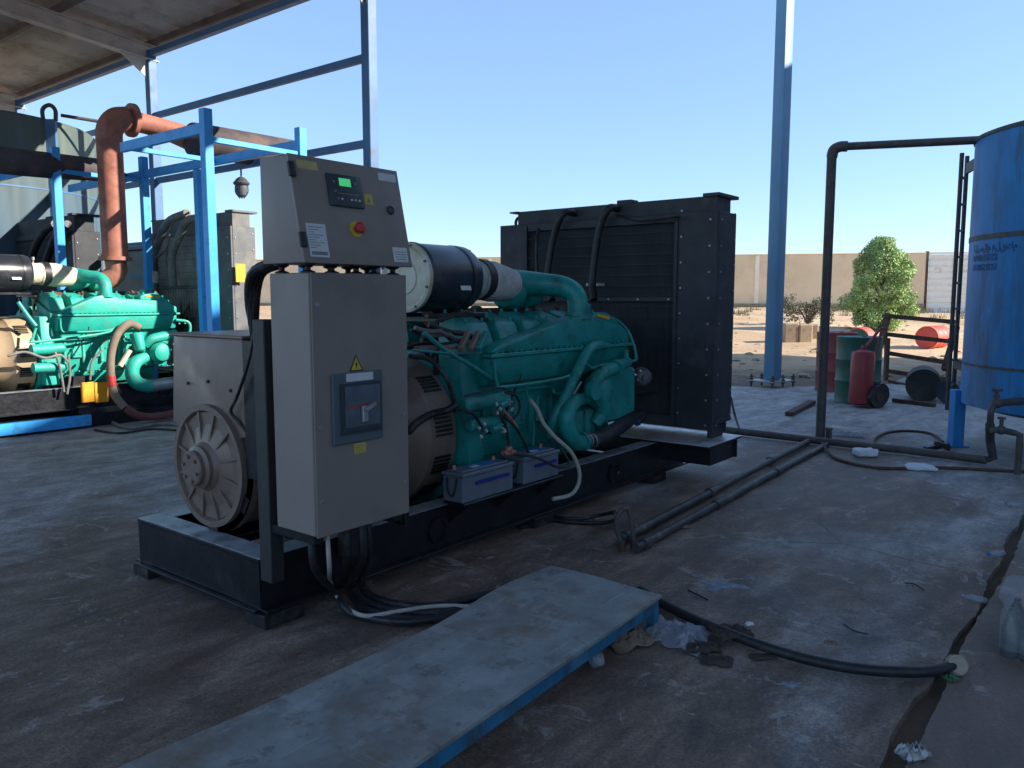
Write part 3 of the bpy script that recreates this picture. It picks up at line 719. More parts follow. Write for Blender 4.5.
for (x, y) in ((.04, .03), (.06, .03), (.11, .03), (.13, .03), (.152, .03), (.03, .1), (.14, .1), (.155, .122), (.03, .06)):
    c = onface(a0+x, h0+y, .0302); mm = MB(); mm.cyl(c, c+nv*.0035, .005, .0045, 12); P('module_button', mm, M['white'] if y < .05 and x > .05 else M['ink_grey'], cmod)
P('module_print', facebox(a0+.045, a0+.15, h0+.052, h0+.055, .0302, .0306), M['ink_grey'], cmod)
c = onface(.285, .145, .0162)
m_ = MB(); m_.cyl(c, c+nv*.004, .033, .033, 28); es = P('emergency_stop', m_, M['yellow'], cc)
m_ = MB(); m_.cyl(c+nv*.0042, c+nv*.022, .014, .014, 16); m_.lathe([(.02, 0), (.024, .004), (.024, .012), (.018, .017), (.001, .018)], c+nv*.0222, nv, 24); P('red_button', m_, M['red'], es)
c = onface(.50, .245, .0162); m_ = MB(); m_.lathe([(.02, 0), (.02, .006), (.014, .01), (.012, .006), (.002, .006)], c, nv, 20); P('cabinet_lock', m_, M['plate_dark'], cc)
for hh in (.055, .335):
    P('cabinet_hinge', facebox(-.014, .016, hh, hh+.06, .0162, .030, .003), M['ink'], cc)
st = P('rating_label', facebox(.03, .125, .02, .155, .0162, .017), M['white'], cc)
mm = MB(); 
for i in range(9): 
    q0 = onface(.038, .055+i*.0105, .0171); mm.prism([q0, q0+Sx*(.03+.02*((i*7) % 3)), q0+Sx*(.03+.02*((i*7) % 3))+sv*.003, q0+sv*.003], nv*.0004)
q0 = onface(.038, .028, .0171); mm.prism([q0, q0+Sx*.078, q0+Sx*.078+sv*.014, q0+sv*.014], nv*.0004)
P('label_print', mm, M['ink_grey'], st)
st = P('small_label', facebox(.475, .56, .015, .08, .0162, .017), M['white'], cc)
mm = MB()
for i in range(4):
    q0 = onface(.485, .025+i*.011, .0171); mm.prism([q0, q0+Sx*.065, q0+Sx*.065+sv*.003, q0+sv*.003], nv*.0004)
P('label_print', mm, M['ink_grey'], st)
P('top_label', facebox(.46, .565, .375, .41, .0162, .017), M['white'], cc)['label'] = 'grey printed sticker at the top right corner'
P('yellow_sticker', facebox(.035, .135, .375, .41, .0162, .017), M['yellow_pale'], cc)
st = P('caution_sticker', facebox(.36, .405, .26, .305, .0162, .017), M['yellow'], cc)
mm = MB(); mm.prism([onface(.37, .268, .0171), onface(.395, .268, .0171), onface(.3825, .295, .0171)], nv*.0004); P('sticker_print', mm, M['ink_grey'], st)
# rubber mounts between the cabinets
for a in (.03, .15, .28, .38, .49):
    for v in (-.36, -.19):
        mm = MB(); mm.lathe([(.03, 0), (.03, .004), (.012, .011), (.012, .023), (.03, .03), (.03, .035)], (a, v, 1.5515), (0, 0, 1), 16); P('rubber_mount', mm, M['rubber'])
# cabinet posts and support
for uu in (.0, .43):
    mm = MB(); mm.box((uu+.002, -.088, .21), (uu+.072, -.006, 1.36), .004); P('cabinet_post', mm, M['post_grey'])
mm = MB(); mm.box((.073, -.14, .40), (.70, -.09, .46), .004); mm.box((.01, -.38, .44), (.06, -.09, .478), .003); mm.box((.46, -.38, .44), (.51, -.09, .478), .003); P('cabinet_support', mm, M['black'])
mm = MB(); mm.prism([(.5, -.143, .47), (.5, -.143, .42), (.76, -.143, .42), (.72, -.143, .47)], (0, .05, 0)); mm.box((.70, -.2, .33), (.73, .0, .42), .003); P('bracket', mm, M['black'])
# cable loop cabinet -> alternator
for k, dz in enumerate((0, .03, .06)):
    mm = MB(); mm.tube([(.05+k*.03, -.10, 1.60), (.03+k*.02, .02, 1.55), (.08+k*.01, .12, 1.42-dz), (.14, .16, 1.30-dz), (.25, .2, 1.2)], .022, 10); P('control_cable', mm, M['rubber'])
mm = MB(); mm.tube([(.09, .10, 1.32), (.07, .14, 1.15), (.075, .24, 1.0), (.08, .30, .93), (.10, .27, .88), (.109, .23, .84)], .008, 8); P('sensor_wire', mm, M['rubber'])
mm = MB(); mm.box((.10, .10, .62), (.16, .225, 1.26), .003); P('alternator_side_panel', mm, M['black'])

# --- near-side engine plumbing, placed on planes of constant v
def q(px, py, v): return pv(px, py, v)
mm = MB(); mm.tube([q(606, 346, -.03), q(598, 345, -.04), q(588, 351, -.05), q(578, 370, -.05), q(566, 395, -.04), q(553, 420, .0), q(550, 436, .05)], [.028, .034, .036, .036, .034, .032, .03], 14); P('coolant_pipe', mm, G)
mm = MB(); mm.tube([q(627, 362, -.02), q(613, 368, -.06), q(600, 375, -.07), q(593, 387, -.05), q(600, 400, -.04), q(602, 412, -.03), q(594, 424, .0)], [.04, .045, .05, .052, .055, .055, .045], 16)
mm.lathe([(.06, 0), (.06, .025)], q(616, 367, -.06), (-.9, -.2, -.3), 18); P('coolant_pipe', mm, G)
mm = MB(); mm.tube([q(586, 398, -.03), q(574, 402, -.06), q(567, 414, -.08), q(568, 430, -.08), q(576, 442, -.08), q(586, 441, -.08)], [.04, .05, .056, .056, .055, .052], 16)
mm.lathe([(.064, 0), (.064, .02)], q(582, 442, -.08), (.95, -.1, .05), 18); P('water_pump_inlet', mm, G)
mm = MB(); mm.lathe([(.09, 0), (.12, .02), (.13, .07), (.12, .12), (.07, .15), (.05, .16)], q(590, 390, .06), (0, -1, 0), 28); mm.lathe([(.06, .0), (.065, .05)], q(590, 390, -.1), (0, -1, 0), 20); P('water_pump', mm, G)
mm = MB(); mm.box(q(606, 424, .0), q(620, 366, .14), .02); P('front_gear_cover', mm, G)
mm = MB(); mm.box((3.0, .16, .45), (3.2, .9, 1.1), .02); P('gear_case', mm, G)
mm = MB(); mm.lathe([(.16, 0), (.18, .01), (.16, .03), (.18, .05), (.18, .07)], (3.2, .53, .55), (1, 0, 0), 32); P('crank_pulley', mm, M['rubber'])
mm = MB(); mm.tube([q(586, 441, -.08), q(600, 438, -.08), q(618, 428, -.05), q(632, 418, 0), q(640, 415, .03)], [.05, .056, .054, .05, .048], 18); lh = P('lower_radiator_hose', mm, M['rubber'])
for px_ in (586, 590):
    c = q(px_, 441, -.08); mm = MB(); mm.lathe([(.056, 0), (.0585, 0), (.0585, .012), (.056, .012)], c, (.98, .0, .1), 20, False); P('hose_clamp', mm, M['steel'], lh)
mm = MB(); mm.lathe([(.045, 0), (.05, .005), (.05, .035), (.045, .04)], q(634, 420, .0), (.3, -.9, .3), 20); P('hose_cap', mm, mat('blue_rubber_cap', (.02, .05, .2), .5))
mm = MB(); mm.tube([q(584, 362, -.04), q(589, 366, -.05), q(592, 368, -.05), q(602, 365, -.06), q(633, 361, -.06), q(636, 357, -.05), q(634, 346, -.03), q(628, 331, .02), q(618, 321, .06), q(612, 318, .08)], .011, 8, True, 3); P('vent_line', mm, G)
mm = MB(); mm.tube([q(626, 350, -.02), q(626, 364, -.02)], .018, 10); P('drain_stub', mm, G)
mm = MB(); mm.tube([q(581, 382, -.02), q(572, 396, -.03), q(557, 413, -.03)], .007, 8); P('dipstick_tube', mm, M['conduit'])
mm = MB(); mm.lathe([(.03, -.02), (.06, 0), (.066, .02), (.072, .022), (.072, .04), (.066, .042), (.066, .10), (.05, .115), (.02, .12), (.02, .15)], q(640, 376, .05), (-.7, -.7, 0), 24); P('charging_alternator', mm, M['lamp_metal'])
for k in range(6):
    mm = MB(); c_ = q(632+k*2.5, 370+(k*5) % 14, -.01); mm.bolt(c_, (-.5, -1, .3), .008, .015); P('wire_terminal', mm, M['chrome'] if k % 2 else M['copper'])
mm = MB(); mm.box(q(632, 398, .05), q(650, 392, .12), .004); P('alternator_mount', mm, M['black'])
mm = MB(); mm.tube([q(530, 400, -.02), q(537, 409, -.03), q(544, 424, -.06), q(556, 438, -.10), q(571, 452, -.14), q(579, 470, -.16), q(578, 485, -.16), q(570, 495, -.15), q(553, 499, -.12)], .013, 10); P('flexible_conduit', mm, M['conduit'])
mm = MB(); mm.tube([q(525, 385, .0), q(530, 405, -.01), q(534, 425, -.01), q(533, 445, -.01)], .006, 8); P('oil_line', mm, G)
mm = MB(); mm.tube([q(424, 333, .05), q(445, 350, .03), q(470, 365, .0), q(494, 380, .0)], .013, 8); P('breather_tube', mm, G)
# starters
for (pa, pb, r_) in (((462, 406), (507, 397), .048), ((468, 425), (500, 421), .04)):
    mm = MB(); A_, B_ = q(*pa, -.03), q(*pb, -.03); d_ = (B_-A_).normalized()
    mm.lathe([(r_*.7, 0), (r_, .01), (r_, .12), (r_*.9, .13), (r_*.95, (B_-A_).length-.02), (r_*.6, (B_-A_).length)], A_, d_, 22); sm_ = P('starter_motor', mm, G)
    c = q(pb[0]-8, pb[1]+9, -.06); mm = MB(); mm.cyl(c, c+Vector((.07, 0, .012)), r_*.5, r_*.45, 16); P('solenoid', mm, G, sm_)
    mm = MB()
    for i in range(7):
        e = c+Vector((.07+random.uniform(0, .02), random.uniform(-.03, .0), random.uniform(-.035, .035))); mm.bolt(e, (random.uniform(.4, 1), -.6, random.uniform(-.5, .5)), .007, .016)
    P('terminal_nuts', mm, M['chrome'], sm_)
for px_, py_ in ((479, 428), (484, 424), (481, 437), (486, 431), (496, 404), (500, 409), (497, 413)):
    mm = MB(); c_ = q(px_, py_, -.07); mm.box(c_-Vector((.012, .004, .012)), c_+Vector((.012, .004, .012)), .002, roty(px_*.3)); mm.bolt(c_, (-.3, -1, .2), .008, .012); P('terminal_lug', mm, M['chrome'])
for pts, m_, r_ in (
    ([(499, 412), (508, 420), (516, 428), (523, 440), (528, 452)], M['rubber'], .008),
    ([(503, 410), (512, 420), (517, 427)], M['copper'], .009),
    ([(500, 415), (507, 430), (509, 450)], M['rubber'], .008),
    ([(505, 392), (516, 396), (520, 408), (514, 418), (506, 414)], M['rubber'], .007),
    ([(465, 396), (480, 392), (500, 388), (512, 392)], M['rubber'], .006),
    ([(456, 408), (470, 412), (478, 420), (482, 428)], M['rubber'], .009),
    ([(408, 432), (418, 422), (432, 414), (448, 410), (456, 404)], M['rubber'], .022),
    ([(410, 356), (430, 360), (446, 378), (454, 400), (456, 412)], M['rubber'], .014)):
    mm = MB(); mm.tube([q(x, y, -.08) if x > 457 else pv(x, y, -.02 if x > 440 else .06) for x, y in pts], r_, 8); P('engine_cable', mm, m_)
# dark clutter under the air filter
random.seed(11)
for i in range(9):
    mm = MB(); a_ = q(random.uniform(408, 440), random.uniform(322, 345), .12); pts = [a_]
    for k in range(4): pts.append(pts[-1]+Vector((random.uniform(.04, .12), random.uniform(-.04, .05), random.uniform(-.05, .04))))
    mm.tube(pts, random.uniform(.008, .016), 8); P('wiring_harness', mm, M['rubber'] if i % 3 else M['hose_grey'])
for px_ in (460, 470, 478):
    mm = MB(); mm.beam(q(px_, 350, .02), q(px_+8, 333, .10), .03, .035); P('injector_bracket', mm, M['alt'] if px_ < 475 else G)
mm = MB(); mm.tube([q(412, 350, .02), q(455, 354, .02)], .007, 8); P('fuel_rail', mm, G)
for px_ in (420, 434, 446):
    mm = MB(); mm.box(q(px_, 350, .05), q(px_+9, 345, .10), .003); P('mounting_lug', mm, M['alt'])
mm = MB(); mm.box((1.46, .12, 1.06), (1.60, .9, 1.12), .008); P('rear_gear_cover', mm, G)
# radiator hoses of the main unit
for pts, r_ in (([(578, 214), (564, 213), (555, 232), (550, 255), (547, 285), (552, 300)], .03), ([(620, 209), (608, 209), (599, 230), (595, 254), (592, 283), (594, 300)], .032), ([(540, 222), (537, 240), (537, 270), (542, 300)], .014), ([(612, 214), (640, 220), (680, 216)], .010)):
    mm = MB(); mm.tube([pu(x, y, (3.93, 3.78, 3.77, 3.76, 3.73, 3.68)[i]) for i, (x, y) in enumerate(pts)], r_, 12); P('radiator_hose', mm, M['rubber'])
for px_ in (586, 596):
    mm = MB(); mm.box(pu(px_, 286, 3.80), pu(px_+8, 283, 3.80)+Vector((.01, 0, 0)), .001); P('hose_bracket', mm, M['steel'])

def cable(pts, r, name, label, cat, m, group=None, seg=10):
    P_ = [yz(*p[:2], p[2]) if not isinstance(p, Vector) else p for p in pts]
    o_ = Vector((P_[0].x, P_[0].y, 0)); mb = MB(); mb.tube(P_, r, seg); return solo(mb, name, m, label, cat, o_, group=group)
# --- second generator set, sunlit, left
du, dv, dz = 0, 6.35, .15
R2, b2, (e0b, e1b, axb) = generator((du, dv, dz), 'bright green dusty generator set at left with grey radiator and cream wrapped intake', M['green_dusty'], M['alt_dusty'], M['radiator_grey'], M['core_grey'], M['wrap_cream'], M['hose_grey'], cab=False, rtop=2.19, rcowl=2.37, du_ring=.22, rdu=-.12)
def q2(px, py, v): p = pv(px, py, v+dv); return p-Vector((du, dv, dz))
def q2u(px, py, u): p = pu(px, py, u+du); return p-Vector((du, dv, dz))
def P2(name, mb, m, par=None): return b2(mb, name, m, par)
G2 = M['green_dusty']
for pts, r_ in (([(187, 213), (168, 222), (158, 243), (153, 258), (153, 275)], .05), ([(201, 218), (187, 221), (178, 240), (172, 256), (173, 286)], .05), ([(190, 212), (172, 224), (166, 250), (150, 262), (148, 282)], .014), ([(172, 244), (166, 256), (168, 270), (175, 282)], .014)):
    mm = MB(); mm.tube([q2u(x, y, 3.52) for x, y in pts], r_, 12); P2('radiator_hose', mm, M['hose_grey'])
mm = MB(); a_ = q2u(154, 283, 3.4); mm.lathe([(.06, 0), (.065, .01), (.065, .14), (.05, .15)], a_, (0, 0, 1), 20); P2('coolant_filter', mm, M['wrap'])
a_ = q2(236, 282, -.452); c_ = q2(245, 264, -.452)
mm = MB(); mm.box((a_.x, -.455, a_.z), (c_.x, -.4515, c_.z), 0); P2('orange_sticker', mm, M['orange'])
for x0_, x1_ in ((77, 89), (91, 103)):
    a_ = q2(x0_, 402, .05); c_ = q2(x1_, 381, .05); mm = MB(); mm.box((a_.x, -.065, a_.z-.0), (c_.x, -.06, c_.z), .001); P2('orange_label', mm, M['orange'])
mm = MB(); mm.tube([q2(139, 327, -.05), q2(128, 324, -.08), q2(117, 335, -.1), q2(111, 355, -.12), q2(111, 378, -.14), q2(115, 395, -.2), q2(125, 408, -.3)], .045, 12); P2('oil_hose', mm, mat('tan_rubber_hose', (.2, .15, .11), .8))
mm = MB(); mm.tube([q2(125, 408, -.3), q2(140, 416, -.35), q2(160, 416, -.35), q2(178, 412, -.3)], .045, 12); P2('oil_hose', mm, mat('dull_red_hose', (.16, .05, .04), .8))
mm = MB(); mm.tube([q2(111, 376, -.16), q2(112, 386, -.17)], .048, 12); P2('red_hose_sleeve', mm, M['red'])
mm = MB(); mm.tube([q2(146, 357, -.05), q2(136, 362, -.08), q2(132, 372, -.08), q2(136, 382, -.08), q2(146, 386, -.08), q2(152, 386, -.08)], [.06, .075, .08, .08, .075, .07], 16); P2('water_pump_inlet', mm, G2)
mm = MB(); mm.tube([q2(151, 386, -.08), q2(165, 384, -.08), q2(178, 382, -.08)], .075, 16); P2('lower_radiator_hose', mm, M['steel'])
mm = MB(); mm.lathe([(.08, -.02), (.12, 0), (.13, .06), (.1, .12), (.06, .14)], q2(158, 352, .02), (0, -1, 0), 24); P2('water_pump', mm, G2)
mm = MB(); mm.tube([q2(145, 345, -.02), q2(152, 339, -.06), q2(165, 336, -.06), q2(176, 334, -.06)], [.05, .055, .06, .055], 14); P2('coolant_pipe', mm, G2)
mm = MB(); mm.lathe([(.07, 0), (.075, .01), (.06, .2), (.03, .22)], q2(136, 333, -.05), (.15, -.1, -1), 20); P2('oil_filter', mm, G2)
mm = MB(); mm.tube([q2(130, 350, -.08), q2(120, 366, -.06)], .03, 10); P2('filter_head', mm, M['wrap_cream'])
for (pa, pb, r_) in (((30, 350), (65, 348), .06), ((32, 368), (66, 367), .055)):
    A_, B_ = q2(*pa, -.02), q2(*pb, -.02); mm = MB(); mm.lathe([(r_*.7, 0), (r_, .01), (r_, (B_-A_).length-.03), (r_*.6, (B_-A_).length)], A_, B_-A_, 20); P2('starter_motor', mm, G2)
for pts in ([(8, 356), (25, 352), (45, 358), (60, 355), (68, 362)], [(55, 352), (60, 368), (64, 392)], [(68, 355), (70, 375), (67, 394)], [(102, 350), (92, 362), (90, 380)]):
    mm = MB(); mm.tube([q2(x, y, -.1) for x, y in pts], .014, 8); P2('engine_cable', mm, M['hose_grey'])
mm = MB(); mm.tube([q2(18, 302, .05), q2(28, 316, .03), q2(36, 326, .0)], .02, 8); P2('breather_tube', mm, G2)
mm = MB(); mm.tube([q2(36, 328, -.03), q2(33, 338, -.04), q2(36, 342, -.04), q2(100, 334, -.04), q2(118, 328, -.02)], .014, 8, True, 3); P2('fuel_line', mm, G2)
mm = MB(); mm.tube([q2(176, 320, .0), q2(188, 322, -.04), q2(190, 330, -.05), q2(184, 336, -.05), q2(150, 338, -.05)], .018, 8, True, 3); P2('vent_line', mm, G2)
# plinth of second unit and blue kerb rail
T = thing('steel_plinth', 'long dark steel plinth with a blue edge beam under the bright green generator', 'plinth', (0, 6.9, 0))
mb = MB(); mb.box((-3, 6.28, 0), (4.3, 7.5, .148), .004); mb.build('plinth_body', M['black'], T)
mb = MB(); mb.box((-3, 6.20, .03), (2.05, 6.279, .15), .004); mb.build('edge_beam', M['blue_post'], T)
cable([(105, 412, .02), (112, 422, .02), (130, 428, .02), (150, 425, .02), (172, 424, .02), (190, 428, .02)], .02, 'loose_hose', 'grey loose hose lying below the bright green generator', 'hose', M['hose_grey'])
cable([(95, 430, .015), (120, 433, .015), (150, 429, .015), (178, 430, .015)], .012, 'thin_cable', 'thin black cable on the floor below the bright green generator', 'cable', M['rubber'])
# --- third generator set (radiator end seen beyond the second)
R3 = generator((-1.25, 8.1, .1), 'dark generator set in the shade behind the red exhaust pipe, mostly its black radiator', M['green'], M['alt_dusty'], M['radiator'], M['core'], M['wrap_cream'], M['hose_grey'], cab=False, rtop=2.2, rcowl=2.4, engine=False)
for pts in ([(55, 224), (44, 232), (34, 250), (30, 268)], [(68, 224), (56, 236), (48, 255), (44, 268)]):
    mm = MB(); mm.tube([pu(x, y, 2.5) for x, y in pts], .05, 10); o = mm.build('radiator_hose', M['rubber'], R3)

# ------------------------------------------------------------------ batteries, cables
def battery(offpx, label, ux, vx, L_):
    T_ = thing('battery', label, 'battery', (ux, vx, .30), group='batteries beside the engine')
    mb = MB(); mb.box((ux, vx, .335), (ux+L_, vx+.15, .478), .006); mb.box((ux-.006, vx-.006, .479), (ux+L_+.006, vx+.156, .498), .004)
    mb.box((ux+.02, vx+.02, .498), (ux+L_-.02, vx+.13, .508), .003); bd = mb.build('battery_case', M['battery'], T_)
    mb = MB(); mb.box((ux+.12, vx+.03, .5085), (ux+L_*.75, vx+.12, .511), 0); mb.build('battery_label', M['blue_label'], T_)
    mb = MB(); mb.box((ux+.13, vx+.035, .5115), (ux+.19, vx+.075, .5125), 0); mb.build('label_print', M['white'], T_)
    for d_ in (.04, L_-.06):
        mb = MB(); mb.cyl((ux+d_, vx+.1, .508), (ux+d_, vx+.1, .53), .012, .01, 14); mb.build('terminal', M['copper'], T_)
    mb = MB(); mb.tube([(ux-.008, vx+.04, .47), (ux-.014, vx+.05, .40), (ux-.012, vx+.075, .37), (ux-.014, vx+.10, .40), (ux-.008, vx+.11, .47)], .005, 8); mb.build('carry_handle', M['rubber'], T_)
    mb = MB(); mb.box((ux+.1, vx-.01, .425), (ux+L_*.9, vx-.0055, .445), 0); mb.build('case_stripe', mat('dark_blue_stripe', (.01, .03, .25), .4), T_)
a_ = pv(463, 497, -.15)
battery(None, 'grey battery with blue label nearer the cabinet, red clamp on its far end', a_.x, -.15, .44)
battery(None, 'grey battery with blue label, the farther of two, behind the beige conduit', a_.x+.56, -.14, .36)
mb = MB(); mb.box((a_.x+.0, -.16, .318), (a_.x+.95, -.0, .334), .004)
for k in range(3): mb.prism([(a_.x+.05+k*.42, -.15, .317), (a_.x+.05+k*.42, -.0, .317), (a_.x+.05+k*.42, -.0, .19)], (.012, 0, 0))
mb.build('battery_tray', M['black'], R, Vector((0, 0, 0)))
mb = MB(); c = Vector((a_.x+.46, -.10, .545))
for k in range(9): mb.ball(c+Vector((random.uniform(-.035, .035), random.uniform(-.03, .03), random.uniform(-.012, .03))), .018, 8)
mb.build('battery_clamp', M['copper'], R, Vector((0, 0, 0)))
mb = MB(); mb.tube([(c.x, -.12, .54), (c.x+.15, -.20, .50), (c.x+.32, -.23, .42), (c.x+.46, -.22, .42), (c.x+.5, -.12, .50)], .008, 8); mb.build('battery_lead', M['rubber'], R, Vector((0, 0, 0)))

def zpath(pts): return [yz(x, y, z) for x, y, z in pts]
cg = 'black power cables looping from under the breaker cabinet'
def drop(u, v, pts): return [Vector((u, v, .50)), Vector((u+.0, v-.01, .32))]+[yz(x, y, z) for x, y, z in pts]
cable(drop(.36, -.30, [(362, 585, .08), (382, 601, .03), (430, 607, .026), (478, 597, .026), (545, 583, .026)]), .021, 'power_cable', 'thick black power cable running highest from the cabinet toward the platform', 'cable', M['rubber'], cg)
cable(drop(.30, -.33, [(352, 586, .09), (372, 605, .03), (430, 614, .026), (490, 603, .026), (555, 592, .026)]), .021, 'power_cable', 'thick black power cable second from the top of the loop', 'cable', M['rubber'], cg)
cable(drop(.24, -.30, [(345, 580, .10), (356, 600, .05), (372, 612, .03), (425, 620, .026), (495, 610, .026), (560, 600, .026)]), .02, 'power_cable', 'thick black power cable third down, beside the white cable', 'cable', M['rubber'], cg)
cable(drop(.06, -.30, [(333, 590, .12), (345, 608, .06), (360, 616, .03), (410, 622, .03), (470, 612, .03), (540, 606, .03)]), .016, 'power_cable', 'outermost black power cable, lowest in the loop', 'cable', M['rubber'], cg)
cable(drop(.10, -.35, [(330, 580, .14), (337, 597, .09), (350, 610, .05), (368, 616, .04), (400, 611, .05), (440, 606, .045), (480, 607, .045)]), .010, 'grey_cable', 'thin whitish grey cable in front of the black cables', 'cable', M['conduit'])
# black hose from the platform to the joint, wood plug at its end
cable([(640, 590, .03), (665, 605, .03), (700, 622, .03), (760, 645, .03), (810, 660, .03), (860, 669, .03), (910, 672, .03), (938, 670, .03), (954, 665, .035)], .022, 'black_hose', 'thick black hose from under the platform to the floor joint', 'hose', M['rubber'], None, 14)
p = yz(957, 665, .04); mb = MB(); mb.lathe([(.028, -.03), (.038, -.02), (.038, .012), (.032, .016), (.024, .012), (.001, .012)], p, (-.75, -.55, .35), 24)
solo(mb, 'hose_plug', M['wood'], 'round pale plug on the end of the thick black hose', 'plug', (p.x, p.y, 0))

# ------------------------------------------------------------------ platform
T_ = thing('steel_platform', 'low weathered steel plate platform on a blue frame in the foreground', 'platform', (.4, -1.5, 0))
c1 = yz(662, 594, .165); c2 = yz(553, 566, .165)
d_ = (yz(130, 768, .165)-c2); d_.normalize()
side = (yz(410, 768, .165)-c1).normalized()
bm_ = MB(); nx, ny = 26, 60; Lp = 3.3
grid = []
for j in range(ny+1):
    t = j/ny; row = []
    pl = c2+d_*(Lp*t); pr = c1+side*(Lp*t)
    for i in range(nx+1):
        s_ = i/nx; p = pl.lerp(pr, s_)
        wob = (.010*math.sin(t*9+1)*(1-s_)**2+.006*math.sin(t*21)*(1-s_)**3)*min(1, t*6)
        p = p+Vector((0, .018*math.sin(t*13+.5)*(1-s_)**3, wob+.004*math.sin(s_*5+t*4)))
        row.append(bm_.bm.verts.new(p))
    grid.append(row)
for j in range(ny):
    for i in range(nx): bm_.bm.faces.new((grid[j][i], grid[j][i+1], grid[j+1][i+1], grid[j+1][i]))
ret = bmesh.ops.extrude_face_region(bm_.bm, geom=bm_.bm.faces[:])
for v in [e for e in ret['geom'] if isinstance(e, bmesh.types.BMVert)]: v.co.z -= .013
bm_.build('deck_plate', M['plate'], T_)
inn = (c2-c1).normalized()
mb = MB()
mb.beam(c1+inn*.02-Vector((0, 0, .042)), c1+inn*.02+side*Lp-Vector((0, 0, .042)), .008, .066, bev=0)
mb.beam(c1+inn*.045-Vector((0, 0, .017)), c1+inn*.045+side*Lp-Vector((0, 0, .017)), .05, .006, bev=0)
mb.beam(c1+side*.02+inn*.04-Vector((0, 0, .038)), c2+side*.02-inn*.05-Vector((0, 0, .038)), .008, .05, bev=0)
q0 = c2-inn*.07+Vector((0, 0, -.038)); mb.beam(q0, q0+d_*Lp, .008, .045, bev=0)
for t in (.9, 1.8, 2.7): mb.beam(c1+side*t+inn*.05-Vector((0, 0, .036)), c2+d_*t-inn*.08-Vector((0, 0, .036)), .03, .03, bev=0)
mb.build('angle_frame', M['frame_blue'], T_)
for p in (c1+side*.03+inn*.03, c1+side*1.9+inn*.035, c2+d_*.06-inn*.1, c2+d_*1.9-inn*.1):
    mb = MB(); mb.box((p.x-.02, p.y-.02, 0), (p.x+.02, p.y+.02, .10), .002); mb.build('leg', M['frame_blue'], T_)
p = yz(590, 668, 0)
mb = MB(); mb.lathe([(.022, 0), (.03, .003), (.03, .05), (.027, .05), (.026, .01)], (p.x, p.y, .03), (.8, -.6, .1), 20)
solo(mb, 'plastic_cup', M['plastic'], 'clear crumpled cup lying under the edge of the platform', 'cup', (p.x, p.y, 0))
# dirt-coloured card / rag under platform
from mathutils import noise as mn
def crumple(name, px, py, w, h, m, label, cat, amp=.02, seed=1, zb=.004, n=9, rot=0.3, group=None):
    random.seed(seed); c = gz(px, py, 0); mb = MB(); g_ = []; n = n*2+4
    ca, sa = math.cos(rot), math.sin(rot); fr = 3.2
    for j in range(n):
        row = []
        for i in range(n):
            s_, t = i/(n-1)-.5, j/(n-1)-.5
            q_ = Vector((s_*fr+seed*3.1, t*fr+seed, seed*.7))
            rr_ = 1+.45*mn.noise(Vector((s_*2.2+seed, t*2.2, 5)))
            x = s_*w*rr_+.10*w*mn.noise(q_*1.5); y = t*h*rr_+.10*h*mn.noise(q_*1.5+Vector((9, 2, 4)))
            f = abs(mn.noise(q_))*1.5+abs(mn.noise(q_*2.3))*.8+abs(mn.noise(q_*5))*.35
            z = zb+amp*(1.25-min(1.2, f))*(1-min(1, (2*max(abs(s_), abs(t)))**4)*.75)
            row.append(mb.bm.verts.new((c.x+x*ca-y*sa, c.y+x*sa+y*ca, z)))
        g_.append(row)
    for j in range(n-1):
        for i in range(n-1): mb.bm.faces.new((g_[j][i], g_[j][i+1], g_[j+1][i+1], g_[j+1][i]))
    ret = bmesh.ops.extrude_face_region(mb.bm, geom=mb.bm.faces[:])
    for v in [e for e in ret['geom'] if isinstance(e, bmesh.types.BMVert)]: v.co.z += .0025
    return solo(mb, name, m, label, cat, (c.x, c.y, 0), False, group)
crumple('plastic_sheet', 676, 638, .26, .26, M['plastic'], 'crumpled clear plastic film between the platform corner and the brown rags', 'plastic film', .05, 4, n=13, rot=-.5)
crumple('cardboard_scrap', 628, 642, .20, .16, M['card'], 'dirty crumpled card scrap sticking out from under the platform', 'scrap', .05, 5, rot=.5)
crumple('oily_rag', 730, 640, .15, .13, M['cloth'], 'oily brown rag lying over the black hose', 'rag', .03, 8, zb=.03, rot=.2, group='oily rags by the hose')
crumple('oily_rag', 702, 650, .14, .09, M['cloth'], 'oily brown rag between the clear film and the hose', 'rag', .02, 9, rot=.1, group='oily rags by the hose')
crumple('oily_rag', 716, 662, .12, .08, M['cloth'], 'oily brown rag nearest to the camera in the rag pile', 'rag', .012, 12, rot=-.2, group='oily rags by the hose')
crumple('sole_scrap', 762, 658, .10, .05, M['cloth'], 'thin dark rubber scrap just below the black hose', 'scrap', .006, 13, n=6, rot=.1)
crumple('dry_leaf', 830, 657, .05, .025, M['card'], 'small tan scrap lying on the black hose', 'scrap', .012, 14, n=5, zb=.055, rot=-.3)
crumple('paper_scrap', 749, 636, .03, .025, M['paper'], 'tiny white scrap behind the rag on the hose', 'scrap', .012, 15, n=5, zb=.05)


